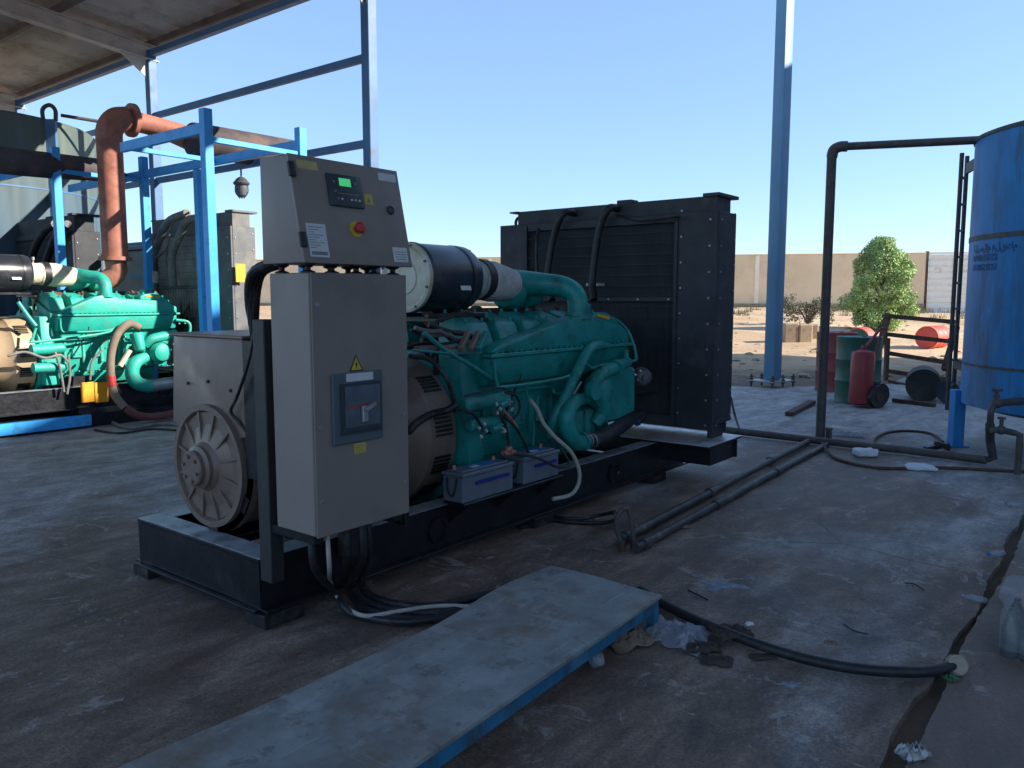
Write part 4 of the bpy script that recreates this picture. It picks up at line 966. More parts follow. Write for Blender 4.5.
def packet(px, py, w, h, t, label, rot):
    c = gz(px, py, 0); mb = MB(); mb.box((c.x-w/2, c.y-h/2, .003), (c.x+w/2, c.y+h/2, t), .012, rotz(rot)); bmesh.ops.subdivide_edges(mb.bm, edges=mb.bm.edges[:], cuts=2, use_grid_fill=True)
    for v in mb.bm.verts:
        if v.co.z > .01: v.co += Vector((mn.noise(v.co*9), mn.noise(v.co*9+Vector((5, 5, 5))), mn.noise(v.co*11)*.8))*.022
    solo(mb, 'white_packet', M['paper'], label, 'packet', (c.x, c.y, 0), False, 'white packets on the concrete')
packet(865, 456, .20, .14, .07, 'white packet beside the ground pipe, the boxier of the two large ones', .05)
packet(921, 470, .23, .12, .04, 'flatter white packet lying on the thin hose toward the blue tank', -.3)
crumple('white_bag', 809, 441, .12, .08, M['paper'], 'little white packet at the foot of the pipe stand', 'packet', .03, 18, n=7)
crumple('clear_bag', 845, 436, .35, .16, M['plastic'], 'clear plastic film lying behind the ground pipe right of the pipe stand', 'plastic film', .04, 19, n=9, rot=-.4)
crumple('twig_debris', 683, 528, .10, .05, M['card'], 'small heap of debris beside the floor pipes', 'debris', .03, 21, n=7)
def splash(px, py, w, h, seed, label):
    random.seed(seed); c = gz(px, py, 0); mb = MB(); pts = []
    for i in range(36):
        a = i/36*2*math.pi; r = 1+.35*math.sin(a*3+seed)+.3*math.sin(a*7+seed*2)+random.uniform(-.22, .22); pts.append((c.x+math.cos(a)*w*max(.2, r), c.y+math.sin(a)*h*max(.2, r), .0))
    mb.prism(pts, (0, 0, .003)); solo(mb, 'paint_splash', M['splash'], label, 'paint splash', (c.x, c.y, 0), False, 'dried pale splashes on the floor')
splash(722, 586, .09, .06, 2, 'pale dried splash on the concrete, the largest one')
splash(751, 579, .025, .015, 5, 'tiny pale splash right of the largest splash')
splash(790, 685, .03, .02, 6, 'small pale blue splash below the black hose')
# things in the floor joint
def bottle(px, py, label, rot, cap, s=1.0, m='plastic'):
    s *= .55
    c = yz(px, py, 0); T = thing('bottle', label, 'bottle', (c.x, c.y, 0), group='plastic bottles in the floor joint')
    d = Vector((math.cos(rot), math.sin(rot), .05)).normalized(); z = .035*s
    mb = MB(); mb.lathe([(.02*s, 0), (.032*s, .01), (.032*s, .05*s), (.028*s, .07*s), (.033*s, .09*s), (.032*s, .15*s), (.014*s, .19*s), (.013*s, .21*s)], (c.x, c.y, z), d, 18); mb.build('bottle_body', M[m], T)
    mb = MB(); mb.lathe([(.016*s, .205*s), (.016*s, .228*s)], (c.x, c.y, z), d, 14); mb.build('bottle_cap', cap, T)
bottle(1004, 556, 'small bottle with blue cap in the joint, farther one', 2.6, M['water_blue'])
bottle(987, 604, 'small bottle with lilac cap in the joint, nearer one', 1.7, mat('lilac_cap', (.25, .28, .5), .5), .85)
bottle(1021, 507, 'blue bottle in the joint at the right edge of the photo', 2.0, M['water_blue'], .8)
crumple('foil_wrapper', 913, 757, .09, .06, M['steel'], 'crumpled silver wrapper in the floor joint at the bottom', 'wrapper', .035, 30, n=9)
crumple('green_wrapper', 950, 680, .04, .05, mat('green_scrap', (.05, .14, .07), .6), 'small green wrapper in the joint below the hose plug', 'wrapper', .02, 31, n=6)
# shrink-wrapped pack of bottles, right edge
c = yz(996, 656, 0)
T = thing('bottle_pack', 'shrink wrapped clear pack at the right edge on the walkway', 'bottle pack', (c.x, c.y, 0))
mb = MB()
for i in range(4):
    for j in range(3): mb.lathe([(.03, 0), (.032, .02), (.032, .12), (.012, .16), (.012, .18)], (c.x+.03+i*.068, c.y-.04-j*.068, .004), (0, 0, 1), 14)
o = mb.build('packed_bottles', mat('dark_bottle_plastic', (.08, .09, .09), .2, 0, .4, 20), T); 
mb = MB(); mb.box((c.x-.01, c.y-.22, .002), (c.x+.29, c.y+.0, .2), .03)
for v in mb.bm.verts: v.co += Vector((random.uniform(-.008, .008), random.uniform(-.008, .008), random.uniform(-.004, .01)))
o = mb.build('shrink_film', mat('shrink_film', (.5, .55, .58), .18, 0, .2, 20, None, 0, 3, .9, 26), T)
MATS['shrink_film'].node_tree.nodes['Principled BSDF'].inputs['Alpha'].default_value = .22
c = yz(996, 608, 0); mb = MB(); mb.box((c.x-.01, c.y-.2, .002), (c.x+.27, c.y+.0, .1), .03)
for v in mb.bm.verts: v.co += Vector((random.uniform(-.012, .012), random.uniform(-.012, .012), random.uniform(-.004, .02)))
solo(mb, 'plastic_wrap', MATS['shrink_film'], 'loose clear wrap lying just beyond the wrapped bottle pack', 'plastic film', (c.x, c.y, 0))

# ------------------------------------------------------------------ pipes on the floor
def pipe(name, label, pts, r, m=None, cat='pipe', group=None, sm=0, fittings=()):
    P_ = [Vector(p) for p in pts]; mb = MB(); mb.tube(P_, r, 14, True, sm)
    for f in fittings:
        p = Vector(f[0]); d = Vector(f[1]).normalized(); mb.cyl(p-d*.04, p+d*.04, r*1.35, r*1.35, 14)
    return solo(mb, name, m or M['pipe_ground'], label, cat, (P_[0].x, P_[0].y, 0), group=group)
a_ = yz(630, 541, .04); c_ = yz(815, 441, .04); dd_ = c_-a_
pipe('floor_pipe', 'black floor pipe from hose arch to pipe stand, farther of the pair', [a_+Vector((0, .06, 0)), c_+Vector((0, .05, 0))], .027, group='pair of floor pipes', fittings=[(a_+Vector((0, .06, 0))+dd_*t, dd_) for t in (.02, .35, .7)])
a2 = yz(636, 548, .03); c3 = yz(828, 444, .03)
pipe('floor_pipe', 'black floor pipe of the pair nearer to the platform', [a2, c3], .025, group='pair of floor pipes', fittings=[(a2+(c3-a2)*t, dd_) for t in (.03, .3, .62)])
pipe('water_line', 'black pipe along the floor from behind the radiator to the blue tank valve', [yz(690, 424, .05), yz(735, 431, .05), yz(822, 441, .05), yz(905, 450, .05), yz(985, 460, .05), yz(993, 458, .06), loc(gY(990, 440, 6.85)), loc(gY(990, 425, 6.6))], .036, M['pipe_dark'])
P0 = loc(gY(820, 440, 8.1)); P0.z = 0; base = P0.copy()
tp = loc(gY(830, 150, 8.1)); 
# pipe stand with long overhead pipe
T = thing('overhead_pipe', 'dark pipe rising from the floor and bending over to the blue tank top', 'pipe', (base.x, base.y, 0))
zt = 2.93; e_ = loc(gY(980, 140, 7.7)); ea = loc(gY(1030, 128, 7.45))
mb = MB(); mb.tube([(base.x, base.y, .02), (base.x, base.y, zt-.08)], .046, 16, True, 0); mb.build('riser', M['pipe_dark'], T)
dirp = Vector((e_.x-base.x, e_.y-base.y, 0)).normalized()
mb = MB(); mb.tube([Vector((base.x, base.y, zt-.10)), Vector((base.x, base.y, zt-.03))+dirp*.015, Vector((base.x, base.y, zt))+dirp*.07, Vector((base.x, base.y, zt+.0))+dirp*.14], .052, 16); mb.build('elbow', M['pipe_dark'], T)
mb = MB(); mb.tube([Vector((base.x, base.y, zt))+dirp*.12, Vector((e_.x, e_.y, e_.z))], .038, 14, True, 0); mb.tube([Vector((e_.x, e_.y, e_.z)), Vector((ea.x, ea.y, ea.z))], .036, 14, True, 0); mb.build('crossbar', M['pipe_dark'], T)
mb = MB(); mb.cyl((base.x+.08, base.y-.06, .0), (base.x+.08, base.y-.06, .11), .03, .03, 12); mb.cyl((base.x+.08, base.y-.06, .11), (base.x+.08, base.y-.06, .125), .045, .045, 8); mb.build('drain_valve', M['pipe_dark'], T)
# little hose arch at the end of the pair
c_ = yz(630, 545, 0)
T = thing('hose_arch', 'small upright arch of hose clamped to the floor pipe ends', 'hose', (c_.x, c_.y, 0))
k1 = yz(622, 546, .03); k2 = yz(634, 544, .03)
mb = MB(); mb.tube([k1, loc(gY(616, 525, k1.y*0+W(k1.x, k1.y).y)), loc(gY(620, 512, W(k1.x, k1.y).y)), loc(gY(628, 509, W(k2.x, k2.y).y)), loc(gY(631, 520, W(k2.x, k2.y).y)), k2], .014, 10); mb.build('hose_bend', M['pipe_dark'], T)
for k in (k1, k2):
    mb = MB(); mb.cyl((k.x, k.y, .0), (k.x, k.y, .06), .021, .019, 12); mb.build('clamp', M['rust'], T)
cable([(617, 520, .06), (600, 523, .02), (570, 522, .015), (545, 520, .015), (520, 528, .015)], .013, 'thin_hose', 'thin black hose lying from the skid to the small hose arch', 'hose', M['rubber'])
cable([(545, 515, .02), (575, 519, .02), (600, 515, .03), (615, 512, .10)], .012, 'thin_hose', 'thin black hose just behind the other one by the skid', 'hose', M['rubber'])
cable([(822, 443, .05), (832, 456, .02), (850, 463, .012), (880, 468, .012), (915, 468, .014), (950, 468, .012), (1024, 472, .012), (1090, 476, .012)], .014, 'garden_hose', 'thin brown hose crossing the concrete from the pipe stand to the right edge', 'hose', M['rust'])
cable([(874, 446, .03), (876, 438, .02), (890, 432, .014), (912, 431, .014), (932, 434, .014), (943, 442, .02)], .013, 'garden_hose', 'short hose loop on the concrete in front of the blue tank leg', 'hose', M['rust'])
cable([(843, 624, .006), (855, 631, .006), (868, 634, .01)], .003, 'wire_scrap', 'short bent wire scrap on the concrete', 'wire', M['ink'])
cable([(905, 583, .006), (914, 584, .014), (924, 590, .006)], .003, 'wire_scrap', 'short wire scrap on the concrete left of the joint', 'wire', M['ink'])
cable([(688, 590, .006), (700, 596, .012), (708, 600, .006)], .004, 'wire_scrap', 'short dark twig left of the pale splash', 'twig', M['ink'])
cable([(731, 398, .45), (734, 412, .2), (739, 428, .06), (741, 430, .05)], .012, 'drain_hose', 'thin hose hanging from the radiator side to the floor pipe', 'hose', M['rubber'])
# steel wedge offcut
a_ = yz(789, 414, .03); c_ = yz(812, 402, .03)
mb = MB(); mb.beam(a_, c_, .10, .05, bev=.003); solo(mb, 'steel_offcut', M['rust'], 'short rusty steel offcut on the concrete between the pole and the pipe stand', 'offcut', (a_.x, a_.y, 0))
# valve wheel / spanner thing by tank leg
a_ = yz(925, 449, .03); c_ = yz(948, 445, .05)
mb = MB(); mb.beam(a_, c_, .05, .04, bev=.004); mb.beam(yz(934, 443, .07), yz(950, 448, .03), .07, .05, bev=.004); solo(mb, 'pipe_fitting', M['ink'], 'black pipe fitting lying at the foot of the blue tank leg', 'fitting', (a_.x, a_.y, 0))

# ------------------------------------------------------------------ blue tank, right
TC = Vector((5.42, 7.25, 0)); TR = 1.16
T = thing('blue_water_tank', 'tall blue steel tank on short legs at the right edge', 'tank', TC, False)
zb, ztop = .42, 2.90
mb = MB(); mb.lathe([(.01, zb-.04), (TR*.8, zb-.03), (TR, zb+.03), (TR, ztop), (TR*.96, ztop+.03), (.15, 3.2), (.15, 3.26), (.01, 3.26)], (TC.x, TC.y, 0), (0, 0, 1), 72, False)
mb.build('tank_shell', M['blue_tank'], T)
for z0, z1 in ((1.975, 2.02), (.82, .845)):
    mb = MB(); mb.lathe([(TR+.001, z0), (TR+.005, z0), (TR+.005, z1), (TR+.001, z1)], (TC.x, TC.y, 0), (0, 0, 1), 72, False); mb.build('weld_band', M['rust_band'], T)
# drips of rust at the rim
mb = MB(); mb.lathe([(TR-.02, ztop+.012), (TR+.012, ztop), (TR+.012, ztop+.03), (TR-.03, ztop+.045)], (TC.x, TC.y, 0), (0, 0, 1), 72, False); mb.build('top_rim', M['rust_band'], T)
lp = gz(955, 446, 0)
for a in (0, 90, 180, 270):
    base_ang = math.atan2(lp.y-TC.y, lp.x-TC.x)+rad(a); r_ = (Vector((lp.x, lp.y, 0))-TC).length if a == 0 else TR
    r_ = min(r_, TR+.03); x, y = TC.x+math.cos(base_ang)*r_, TC.y+math.sin(base_ang)*r_
    mb = MB(); mb.box((x-.055, y-.055, 0), (x+.055, y+.055, .56), .006); mb.box((x-.09, y-.09, 0), (x+.09, y+.09, .012), .002); mb.build('leg', M['blue_tank'], T)
# ladder
la = Vector((5.72, 9.95, 0)); 
def ladp(px, py, Y): return gY(px, py, Y)
YL = 8.35
L0a, L0b = ladp(947, 410, YL), ladp(953, 398, YL+.25); L1a, L1b = ladp(959, 153, YL), ladp(963, 156, YL+.25)
L1a.x = L0a.x+.02; L1b.x = L0b.x+.02
mb = MB()
mb.tube([L0a, Vector((L0a.x, L0a.y, L1a.z))], .022, 8, True, 0); mb.tube([L0b, Vector((L0b.x, L0b.y, L1b.z))], .022, 8, True, 0)
lad = mb.build('ladder_rails', M['pipe_dark'], T)
for i in range(11):
    z = L0a.z+.25+i*.27
    if z < L1a.z-.1: mb = MB(); mb.cyl((L0a.x, L0a.y, z), (L0b.x, L0b.y, z), .012, .012, 8); mb.build('ladder_rung', M['pipe_dark'], lad)
for z in (L1a.z-.12, .75):
    mb = MB(); mb.beam((L0b.x, L0b.y, z), (TC.x-TR*.70, TC.y+TR*.68, z), .03, .10); mb.build('ladder_bracket', M['pipe_dark'], T)
# valves
v0 = gY(1000, 403, 6.55)
dv_ = Vector((TC.x-v0.x, TC.y-v0.y, 0)).normalized()
mb = MB(); mb.cyl(v0-dv_*.05, v0+dv_*.3, .032, .032, 16); mb.ball(v0-dv_*.05, .045, 14); mb.cyl(v0-dv_*.05+Vector((0, 0, .02)), v0-dv_*.05+Vector((0, 0, .07)), .022, .022, 12)
mb.cyl(v0-dv_*.05+Vector((0, 0, .10)), v0-dv_*.05+Vector((0, 0, .12)), .04, .04, 14); mb.cyl(v0-dv_*.05+Vector((0, 0, .05)), v0-dv_*.05+Vector((0, 0, .11)), .014, .014, 10); mb.build('valve', M['pipe_dark'], T)
v1 = gY(1001, 430, 6.5)
mb = MB(); mb.tube([v0-dv_*.03, v0-dv_*.09-Vector((0, 0, .01)), gY(991, 412, 6.45), gY(990, 425, 6.5)], .026, 12); mb.ball(v1, .04, 12); mb.cyl(v1, v1+Vector((0, 0, .10)), .016, .016, 10); mb.cyl(v1+Vector((0, 0, .09)), v1+Vector((0, 0, .105)), .032, .032, 12)
g1 = gY(1020, 435, 6.4); mb.tube([gY(991, 430, 6.5), v1, gY(1015, 433, 6.4), g1, Vector((g1.x, g1.y, g1.z-.08)), Vector((g1.x, g1.y, .02))], .026, 12, True, 0); mb.build('drain_piping', M['pipe_dark'], T)
# writing on the tank (painted, dark)
def tank_text(txt, ztext, ang0, size, name):
    mb = text_mb(txt, size, (0, 0, 0), (1, 0, 0), (0, 1, 0), .001)
    for v in mb.bm.verts:
        a = ang0+v.co.x/TR; r_ = TR+.004+v.co.z
        v.co = Vector((TC.x+math.cos(a)*r_, TC.y+math.sin(a)*r_, ztext+v.co.y))
    o = mb.build(name, mat('faded_tank_lettering', (.012, .07, .19), .6), T)
angL = math.atan2(gY(974, 250, 8.3).y-TC.y, gY(974, 250, 8.3).x-TC.x)
AT = rad(167)
tank_text('\u0627\u0644\u0633\u0644\u0627\u0645 \u0639\u0644\u064a\u0643\u0645', 1.875, AT, .085, 'tank_lettering')
tank_text('0790555222', 1.785, AT, .08, 'tank_lettering')
tank_text('0770523222', 1.70, AT, .08, 'tank_lettering')

# ------------------------------------------------------------------ tall pole
pb_ = gz(772, 386, 0)
T = thing('tall_pole', 'tall faded blue steel pole with bolted base plate right of the radiator', 'pole', (pb_.x, pb_.y, 0), False)
mb = MB(); R3m = rotz(rad(35)); w_ = .20
mb.prism([Vector((pb_.x, pb_.y, .11))+R3m @ Vector(k) for k in ((-.10, -.10, 0), (.10, -.10, 0), (.10, .10, 0), (-.10, .10, 0))], (0, 0, 9.0), .008); mb.build('pole_shaft', M['pole'], T)
mb = MB(); mb.prism([Vector((pb_.x, pb_.y, .085))+R3m @ Vector(k) for k in ((-.32, -.26, 0), (.32, -.26, 0), (.32, .26, 0), (-.32, .26, 0))], (0, 0, .02), .003); mb.build('base_plate', M['steel'], T)
for sx, sy in ((-1, -1), (1, -1), (1, 1), (-1, 1), (0, -1), (0, 1)):
    p = Vector((pb_.x, pb_.y, 0))+R3m @ Vector((sx*.27, sy*.21, 0)); mb = MB(); mb.cyl((p.x, p.y, -.01), (p.x, p.y, .20), .016, .016, 10)
    for z in (.06, .106, .15): mb.cyl((p.x, p.y, z), (p.x, p.y, z+.022), .034, .034, 6)
    mb.build('anchor_bolt', M['pipe_dark'], T)

# ------------------------------------------------------------------ drums, extinguisher, rack
DP = [(.001, .005), (.26, .005), (.285, .0), (.29, .01), (.285, .02), (.285, .12), (.282, .28), (.292, .30), (.282, .32), (.282, .56), (.292, .58), (.282, .60), (.285, .76), (.285, .86), (.29, .875), (.285, .885), (.26, .875), (.001, .873)]
def drum(pos, axis, m, label, group=None, s=1.0, lid=None, pr=None):
    T = thing('oil_drum', label, 'drum', pos, False, group)
    prof = [(r*s, h*s) for r, h in (pr or DP)]
    mb = MB(); mb.lathe(prof, pos, axis, 40, False); o = mb.build('drum_body', m, T)
    ax_ = Vector(axis).normalized(); x_ = ax_.orthogonal().normalized()
    mb = MB(); c_ = Vector(pos)+ax_*(.873*s); mb.cyl(c_+x_*.17*s, c_+x_*.17*s+ax_*.015, .03*s, .03*s, 12); mb.cyl(c_-x_*.18*s, c_-x_*.18*s+ax_*.012, .018*s, .018*s, 10); mb.build('bung', m, T)
    if lid:
        mb = MB(); mb.lathe([(.255*s, 0), (.255*s, .003), (.001, .003)], Vector(pos)-ax_*.004, axis, 36, False); mb.build('drum_end', lid, T)
    return T
pg = gz(863, 404, 0); drum((pg.x, pg.y+.2, .0), (0, 0, 1), M['drum_green'], 'upright green oil drum behind the wheeled red cylinder', s=1.04)
pr_ = gz(834, 391, 0); drum((pr_.x+.05, pr_.y+.1, .0), (0, 0, 1), M['drum_red'], 'upright faded red oil drum partly hidden behind the green drum', s=1.04)
pd = gY(919, 402, 11.3); drum((pd.x, 11.2, .225), (.45, .9, 0), M['drum_dark'], 'dark oily drum lying on its side near the blue tank', s=.8)
pd = gY(943, 402, 11.0); drum((pd.x, 10.9, .17), (.8, .6, 0), mat('dark_blue_keg', (.03, .045, .06), .5), 'small dark keg lying between the dark drum and the tank ladder', s=.56)
rd = gY(938, 348, 20.7); zz = terr(rd.x, 20.7); drum((rd.x-.52, 20.3, zz+.29), (.75, .66, 0), M['drum_orange'], 'bright red drum lying on the sand behind the metal rack', lid=M['drum_orange'])
gd = gY(857, 345, 20); zz = terr(gd.x, 20.0); drum((gd.x, 20.0, zz+.29), (.55, .83, 0), M['drum_orange'], 'red and green drum lying on the sand just behind the green drum', pr=DP, lid=M['drum_green'])
# wheeled extinguisher
pe = gz(860, 407, 0); ex, ey = pe.x, pe.y
T = thing('wheeled_extinguisher', 'tall red wheeled fire extinguisher standing before the green drum', 'fire extinguisher', (ex, ey, 0), False)
tl = Vector((.03, .03, 1)).normalized()
mb = MB(); mb.lathe([(.10, 0), (.14, .02), (.15, .05), (.15, .66), (.135, .71), (.06, .735), (.03, .74), (.03, .80)], (ex, ey, .03), tl, 32); mb.build('cylinder', M['ext'], T)
mb = MB(); top = Vector((ex, ey, .03))+tl*.74
mb.tube([top+Vector((-.02, 0, 0)), top+Vector((.12, .05, .12)), top+Vector((.22, .05, .26)), top+Vector((.30, .05, .28))], .02, 8); mb.tube([Vector((ex+.16, ey+.02, .12)), Vector((ex+.22, ey+.1, .75)), top+Vector((.25, .05, .24))], .014, 8, True, 0); mb.build('handle', M['drum_red'], T)
for dx, dy in ((.17, -.12), (.33, .16)):
    c_ = Vector((ex+dx, ey+dy, .15)); mb = MB(); mb.lathe([(.08, -.03), (.15, -.035), (.152, 0), (.15, .035), (.08, .03)], c_, (.45, -.9, 0), 32, True); wh = mb.build('wheel', M['rubber'], T)
    mb = MB(); mb.lathe([(.06, .02), (.055, .045), (.02, .05)], c_, (.45, -.9, 0), 20); mb.build('wheel_hub', M['rust'], wh)
mb = MB(); mb.cyl((ex+.17, ey-.12, .15), (ex+.33, ey+.16, .15), .014, .014, 8); mb.build('axle', M['rust'], T)
# rack
T = thing('metal_rack', 'rusty brown tubular rack leaning behind the drums', 'rack', (gY(885, 375, 15).x, 15, 0), False)
rows = [(316, 322), (334, 342), (353, 363), (371, 380)]
mb = MB(); a_ = gY(884, 340, 14.0); zl0, zl1 = gY(882, 337, 14.0), gY(888, 315, 14.0)
mb.beam(gY(880, 346, 13.9), gY(888, 315, 14.2), .09, .12); mb.beam(gY(885, 378, 14.1), gY(886, 335, 14.15), .04, .05)
mb.build('end_frame', M['rust'], T)
mb = MB(); mb.beam(gY(944, 370, 13.9), gY(957, 326, 14.2), .08, .10); mb.build('end_frame', M['rust'], T)
for (y0, y1), lx in zip(rows, (887, 885, 887, 887)):
    mb = MB(); mb.beam(gY(lx, y0, 14.1), gY(955 if y0 < 340 else 950, y1, 13.9), .06, .075); mb.build('rail', M['rust'], T)
for px_ in (886, 948):
    p = gY(px_, 380, 14.05); mb = MB(); mb.box((p.x-.03, 14.02, 0), (p.x+.03, 14.08, .75), .003); mb.build('leg', M['rust'], T)
mb = MB(); mb.beam(gY(888, 381, 13.5), gY(915, 387, 13.3), .05, .05); mb.build('foot_rail', M['rust'], T)
mb = MB(); a_ = gz(893, 400, .03); c_ = gz(935, 405, .03); mb.beam(a_, c_, .06, .05); solo(mb, 'steel_bar', M['rust'], 'dark steel bar on the concrete between the extinguisher and the dark drum', 'bar', (a_.x, a_.y, 0), False)
# concrete blocks
for i, (px_, lab) in enumerate(((789, 'sandy concrete block at the far end of the row, left of the pole-like pipe'), (803, 'sandy concrete block on the right of the row, beside the dry bush'))):
    p = gY(px_, 340, 22.4); z = terr(p.x, 22.4)
    mb = MB(); mb.box((p.x-.2, 22.2, z-.05), (p.x+.2-.02*i, 22.7, z+.52-.03*i), .03, rotz(.06*i+.03))
    solo(mb, 'concrete_block', M['blockstone'], lab, 'block', (p.x, 22.4, z), False, 'concrete blocks on the sand')
p = gY(813, 340, 23.5); z = terr(p.x, 23.5); mb = MB(); mb.box((p.x-.1, 23.4, z-.05), (p.x+.12, 23.8, z+.4), .03); solo(mb, 'concrete_block', M['blockstone'], 'narrow concrete block behind the pipe stand', 'block', (p.x, 23.5, z), False, 'concrete blocks on the sand')

# ------------------------------------------------------------------ tree, bush
def leaves_mesh(name, clumps, n, size, m, parent, seed, off):
    random.seed(seed); vs = []; fs = []
    tot = sum(c[3]**2 for c in clumps)
    for cx, cy, cz, r in clumps:
        for k in range(int(n*r*r/tot)):
            d = Vector((random.gauss(0, 1), random.gauss(0, 1), random.gauss(0, 1))).normalized()*(r*random.uniform(.35, 1.08)**.6)
            p = Vector((cx, cy, cz))+d; nrm = (d.normalized()*.6+Vector((random.uniform(-1, 1), random.uniform(-1, 1), random.uniform(-.2, 1)))).normalized()
            a = nrm.orthogonal().normalized(); a = Matrix.Rotation(random.uniform(0, 6.28), 3, nrm) @ a; b_ = nrm.cross(a); s = size*random.uniform(.6, 1.4)
            i = len(vs); q_ = p-off
            vs += [q_-a*s, q_-b_*s*.45, q_+a*s, q_+b_*s*.45]; fs.append((i, i+1, i+2, i+3))
    me = D.meshes.new(name); me.from_pydata(vs, [], fs); me.materials.append(m); o = D.objects.new(name, me); COL.objects.link(o); o.parent = parent; return o
tp_ = gY(880, 330, 26.3); tx, ty, tz = tp_.x, 26.3, terr(tp_.x, 26.3)
T = thing('leafy_tree', 'bushy bright green tree in front of the tan wall', 'tree', (tx, ty, tz), False); off = Vector((tx, ty, tz))
random.seed(5); cl = []
for k in range(120):
    h = random.uniform(.12, 2.85); wmax = 1.24*math.sin(min(1, (h+.5)/1.75)*math.pi/2)*(1-max(0, (h-1.0)/1.95)**2.0*.90)*random.uniform(.85, 1.12); a = random.uniform(0, 6.28); rr_ = random.uniform(.3, 1)**.5*wmax*.85
    cl.append((tx+math.cos(a)*rr_, ty+math.sin(a)*rr_, tz+h, random.uniform(.18, .32)))
leaves_mesh('crown', cl, 42000, .04, M['leaf'], T, 3, off)
mb = MB(); mb.tube([(tx, ty, tz-.05), (tx+.03, ty, tz+.8), (tx-.02, ty, tz+1.6), (tx, ty, tz+2.6)], [.09, .07, .05, .02], 10)
for k in range(14):
    a = random.uniform(0, 6.28); h = random.uniform(.3, 2.0); mb.tube([(tx, ty, tz+h), (tx+math.cos(a)*.45, ty+math.sin(a)*.45, tz+h+.3), (tx+math.cos(a)*.85, ty+math.sin(a)*.85, tz+h+.45)], [.035, .02, .01], 6)
mb.build('trunk', M['bark'], T)
bp_ = gY(808, 322, 29); bx, by, bz = bp_.x, 29, terr(bp_.x, 29)
T = thing('dry_bush', 'grey dry bush beside the concrete blocks', 'bush', (bx, by, bz), False); off = Vector((bx, by, bz)); random.seed(9)
cl = [(bx+random.uniform(-.9, .9), by+random.uniform(-.4, .4), bz+random.uniform(.15, 1.0), random.uniform(.12, .25)) for k in range(30)]
leaves_mesh('foliage', cl, 2600, .04, M['leaf_dry'], T, 4, off)
mb = MB()
for k in range(12):
    a = random.uniform(0, 3.14); mb.tube([(bx, by, bz-.03), (bx+math.cos(a)*.35, by, bz+.5), (bx+math.cos(a)*.8, by+random.uniform(-.2, .2), bz+.55+random.uniform(0, .5))], [.035, .02, .008], 6)
mb.build('stems', M['bark'], T)
random.seed(21); mb = MB()
for k in range(420):
    Y_ = 14.5+random.random()**1.4*26; X_ = random.uniform(.1, .95)*Y_*.72+random.uniform(-1, 3)
    r_ = random.choice((.02, .03, .04, .05, .09))*random.uniform(.6, 1.3); z_ = terr(X_, Y_)
    res = bmesh.ops.create_icosphere(mb.bm, subdivisions=1, radius=r_)
    for v in res['verts']: v.co = Vector((v.co.x*random.uniform(.8, 1.5)+X_, v.co.y*random.uniform(.8, 1.5)+Y_, v.co.z*.6+z_+.0+(noise2(X_, Y_)*.06 if Y_ > 18 else 0)))
o = mb.build('loose_stones', M['blockstone']); props(o, 'loose stones and rubble strewn over the sandy ground behind the yard', 'stones', None, 'stuff')
random.seed(22); vs_l = []; fs_l = []
for k in range(70):
    Y_ = random.uniform(33, 40); X_ = random.uniform(.2, .6)*Y_; z_ = terr(X_, Y_)
    for q_ in range(34):
        a = random.uniform(0, 6.28); d = random.uniform(.05, .35); h = random.uniform(.05, .3); i = len(vs_l)
        c_ = Vector((X_+math.cos(a)*d, Y_+math.sin(a)*d, z_)); t_ = Vector((random.uniform(-.06, .06), random.uniform(-.06, .06), h))
        vs_l += [c_-Vector((.012, 0, 0)), c_+Vector((.012, 0, 0)), c_+t_]; fs_l.append((i, i+1, i+2))
me = D.meshes.new('dry_scrub'); me.from_pydata(vs_l, [], fs_l); me.materials.append(M['leaf_dry']); o = D.objects.new('dry_scrub', me); COL.objects.link(o)
props(o, 'thin dry scrub growing along the foot of the tan wall', 'scrub', None, 'stuff')
# ------------------------------------------------------------------ perimeter wall
wa, wb = Vector((11.5, 41, 0)), Vector((20.3, 39.2, 0)); wd = (wb-wa).normalized(); wn = Vector((wd.y, -wd.x, 0))
T = thing('perimeter_wall', 'long tan rendered boundary wall across the back of the yard', 'wall', wa, False)
mb = MB(); A0 = wa-wd*70; B0 = wa+wd*(8.75); 
mb.beam(A0+Vector((0, 0, 1.95)), B0+Vector((0, 0, 1.95)), .2, 3.3, bev=.01); mb.beam(A0+Vector((0, 0, 3.62)), B0+Vector((0, 0, 3.62)), .26, .05, bev=.01)
mb.beam(B0+wd*3.6+Vector((0, 0, 1.95)), B0+wd*40+Vector((0, 0, 1.95)), .2, 3.3, bev=.01)
mb.build('wall_panel', M['wall'], T)
mb = MB(); mb.beam(A0+wn*.14+Vector((0, 0, .72)), B0+wn*.14+Vector((0, 0, .72)), .1, .9, bev=.01); mb.build('plinth', M['blockstone'], T)
for k in range(-12, 3):
    p = wa+wd*(k*4.6+.9)+wn*.115; mb = MB(); mb.beam(p+Vector((0, 0, 1.18)), p+Vector((0, 0, 3.58)), .20, .02, up=wn, bev=0)
    if k != 1: mb.build('joint_strip', M['wall_joint'], T)
    else: mb.bm.free()
